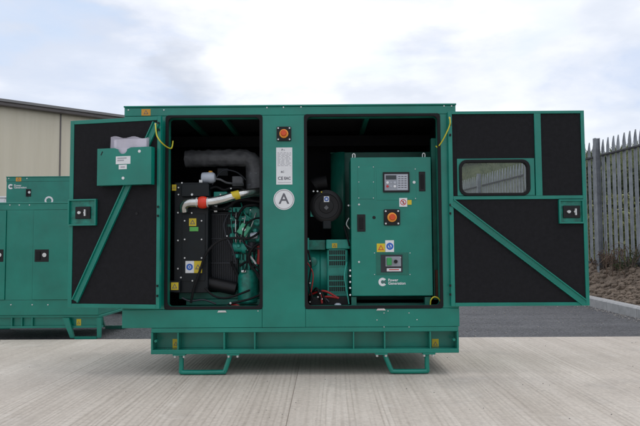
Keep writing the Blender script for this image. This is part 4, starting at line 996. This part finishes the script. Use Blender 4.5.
def shrub(name, label, cat, x, y, z, rad, h, n, ls, lm, grp, stems=6):
    t = thing(name, label, cat, (x, y, z), grp)
    mb = MB()
    for k in range(stems):
        a = random.random()*2*PI; q = rad*random.uniform(.4, .9)
        mb.tube([(x+math.cos(a)*.04, y+math.sin(a)*.04, z-.08), (x+math.cos(a)*q*.4, y+math.sin(a)*q*.4, z+h*.45), (x+math.cos(a)*q, y+math.sin(a)*q, z+h*random.uniform(.7, 1.0))], .012+.006*rad, 5, True, .003)
    mb.build('stem', M['bark'], t, off=t.location)
    mb = MB(); leaves(mb, (x, y, z+h*.55), rad, n, ls, h/(2*rad)*1.0); mb.build('foliage', M[lm], t, off=t.location, recalc=False); return t
random.seed(31)
# low brambles tangled through the foot of the fence
for i, (px, d, rad, h, lm, lab) in enumerate(((610, 9.9, .17, .32, 'leafC', 'dry brown bramble clump just right of the thick fence post'),
        (621, 9.5, .2, .36, 'leafC', 'brown dead weeds in the middle of the tangle at the fence foot'),
        (634, 9.1, .22, .38, 'leafD', 'dark green bramble clump at the fence foot by the right edge of the photo'))):
    X = (px-325)/630*d; Y = d-4.1; shrub('bramble', lab, 'bramble', X-.1, Y, .42, rad, h, 420, .016, lm, 'brambles at the foot of the fence', 8)
# arching dead stalks
mb = MB()
for k in range(16):
    d = random.uniform(8.9, 10.2); px = random.uniform(600, 646); X = (px-325)/630*d-.05; Y = d-4.1; a = random.uniform(-.5, .5); hh = random.uniform(.2, .5)
    mb.tube([(X, Y, .38), (X+a*.4, Y+random.uniform(-.1, .1), .42+hh), (X+a*1.1, Y+random.uniform(-.2, .2), .42+hh*random.uniform(.3, .9))], .005, 5, True, .002)
o = mb.build('dead_stalks', M['leafC']); tag(o, 'thin brown dead stalks arching through the foot of the palisade fence', 'stalks', kind='stuff')
# bushes beyond the fence
k = 0
labs = ['yellow green bush behind the fence, nearest the right edge', 'yellow green bush behind the fence, just right of the thick post', 'dark hedge shrub on the slope behind the fence at far right', 'dark hedge shrub on the slope behind the thick fence post', 'dark shrub on the hill hidden beyond the open right door', 'olive bush on the hill seen through the door window', 'olive bush at the hill top seen through the door window']
for (px, d, rad, h, lm, ls, n) in ((640, 12.5, .9, 1.3, 'leafB', .05, 2600), (612, 13.5, .9, 1.2, 'leafB', .05, 2400), (650, 17, 1.3, 1.5, 'leafD', .07, 3000), (607, 19, 1.4, 1.4, 'leafD', .07, 3000), (570, 24, 1.6, 2.2, 'leafD', .1, 2200), (470, 33, .9, 1.0, 'leafA', .09, 1200), (512, 36, 1.3, 1.4, 'leafA', .1, 1500)):
    X = (px-325)/630*d; Y = d-4.1; z = hz2(X, Y); shrub('bush', labs[k], 'bush', X, Y, z-.05, rad, h, n, ls, lm, 'bushes behind the fence'); k += 1
# grass tufts
def tufts(name, label, fn, n, hh, m):
    mb = MB(); bm = mb.bm
    for i in range(n):
        x, y, z = fn(); h = hh*random.uniform(.5, 1.3); a = random.random()*PI; w_ = .004+h*.02; l = Vector((random.gauss(0, .3), random.gauss(0, .3), 1)).normalized()*h
        dx, dy = math.cos(a)*w_, math.sin(a)*w_
        p = Vector((x, y, z)); bm.faces.new([bm.verts.new(q) for q in (p-Vector((dx, dy, .02)), p+Vector((dx, dy, -.02)), p+l*.6+Vector((dx*.6, dy*.6, 0)), p+l*1.0+Vector((l.x*.3, l.y*.3, -.02)))])
    o = mb.build(name, m, recalc=False); tag(o, label, 'grass', kind='stuff')
def f1():
    y = random.uniform(3.5, 13); x = fenceX(y)+.25+abs(random.gauss(0, 1.3)); return x, y, hz2(x, y)
tufts('long_grass', 'pale yellow green long grass behind the palisade fence', f1, 16000, .30, M['leafB'])
def f2():
    y = random.uniform(8, 36); x = random.uniform(3, 26); z = hz2(x, y)
    return x, y, (z if z > 0 else -5)
tufts('hill_grass', 'coarse olive grass growing on the hill behind the fence', f2, 26000, .32, M['leafA'])

# loose grit on the tarmac, thickest along the kerb and the slab edge
M['stone'] = mat('grit_stone', (.16, .155, .15), .85, col2=(.36, .34, .32), noise_scale=30)
random.seed(77); mb = MB()
for i in range(1500):
    q = random.random()
    if q < .4: y = random.uniform(1.8, 8); x = kerbX(y)-abs(random.gauss(0, .10))-.005
    elif q < .7: x = random.uniform(-2, 3.5); y = 1.715+abs(random.gauss(0, .06))
    else: y = random.uniform(1.75, 7); x = random.uniform(.5, kerbX(y)-.02)
    s_ = random.uniform(.003, .009)*(1.3 if q < .4 else 1)
    base = bmesh.ops.create_icosphere(mb.bm, subdivisions=1, radius=s_); sd = random.random()*50
    for v in base['verts']: v.co *= 1+.5*noise.noise(v.co*120+Vector((sd, 0, 0))); v.co.z *= .7; v.co += Vector((x, y, -.022+s_*.4))
o = mb.build('loose_grit', M['stone'], recalc=False); tag(o, 'fine grey grit lying on the dark tarmac along the kerb and slab edge', 'grit', kind='stuff')
random.seed(78); mb = MB()
for i in range(150):
    x = random.uniform(-3, 3.2); y = random.uniform(-2.3, 1.65); s_ = random.uniform(.0015, .004)
    base = bmesh.ops.create_icosphere(mb.bm, subdivisions=1, radius=s_)
    for v in base['verts']: v.co.z *= .6; v.co += Vector((x, y, s_*.4))
o = mb.build('scattered_chips', M['stone'], recalc=False); tag(o, 'tiny stone chips scattered over the pale brushed concrete', 'chips', kind='stuff')
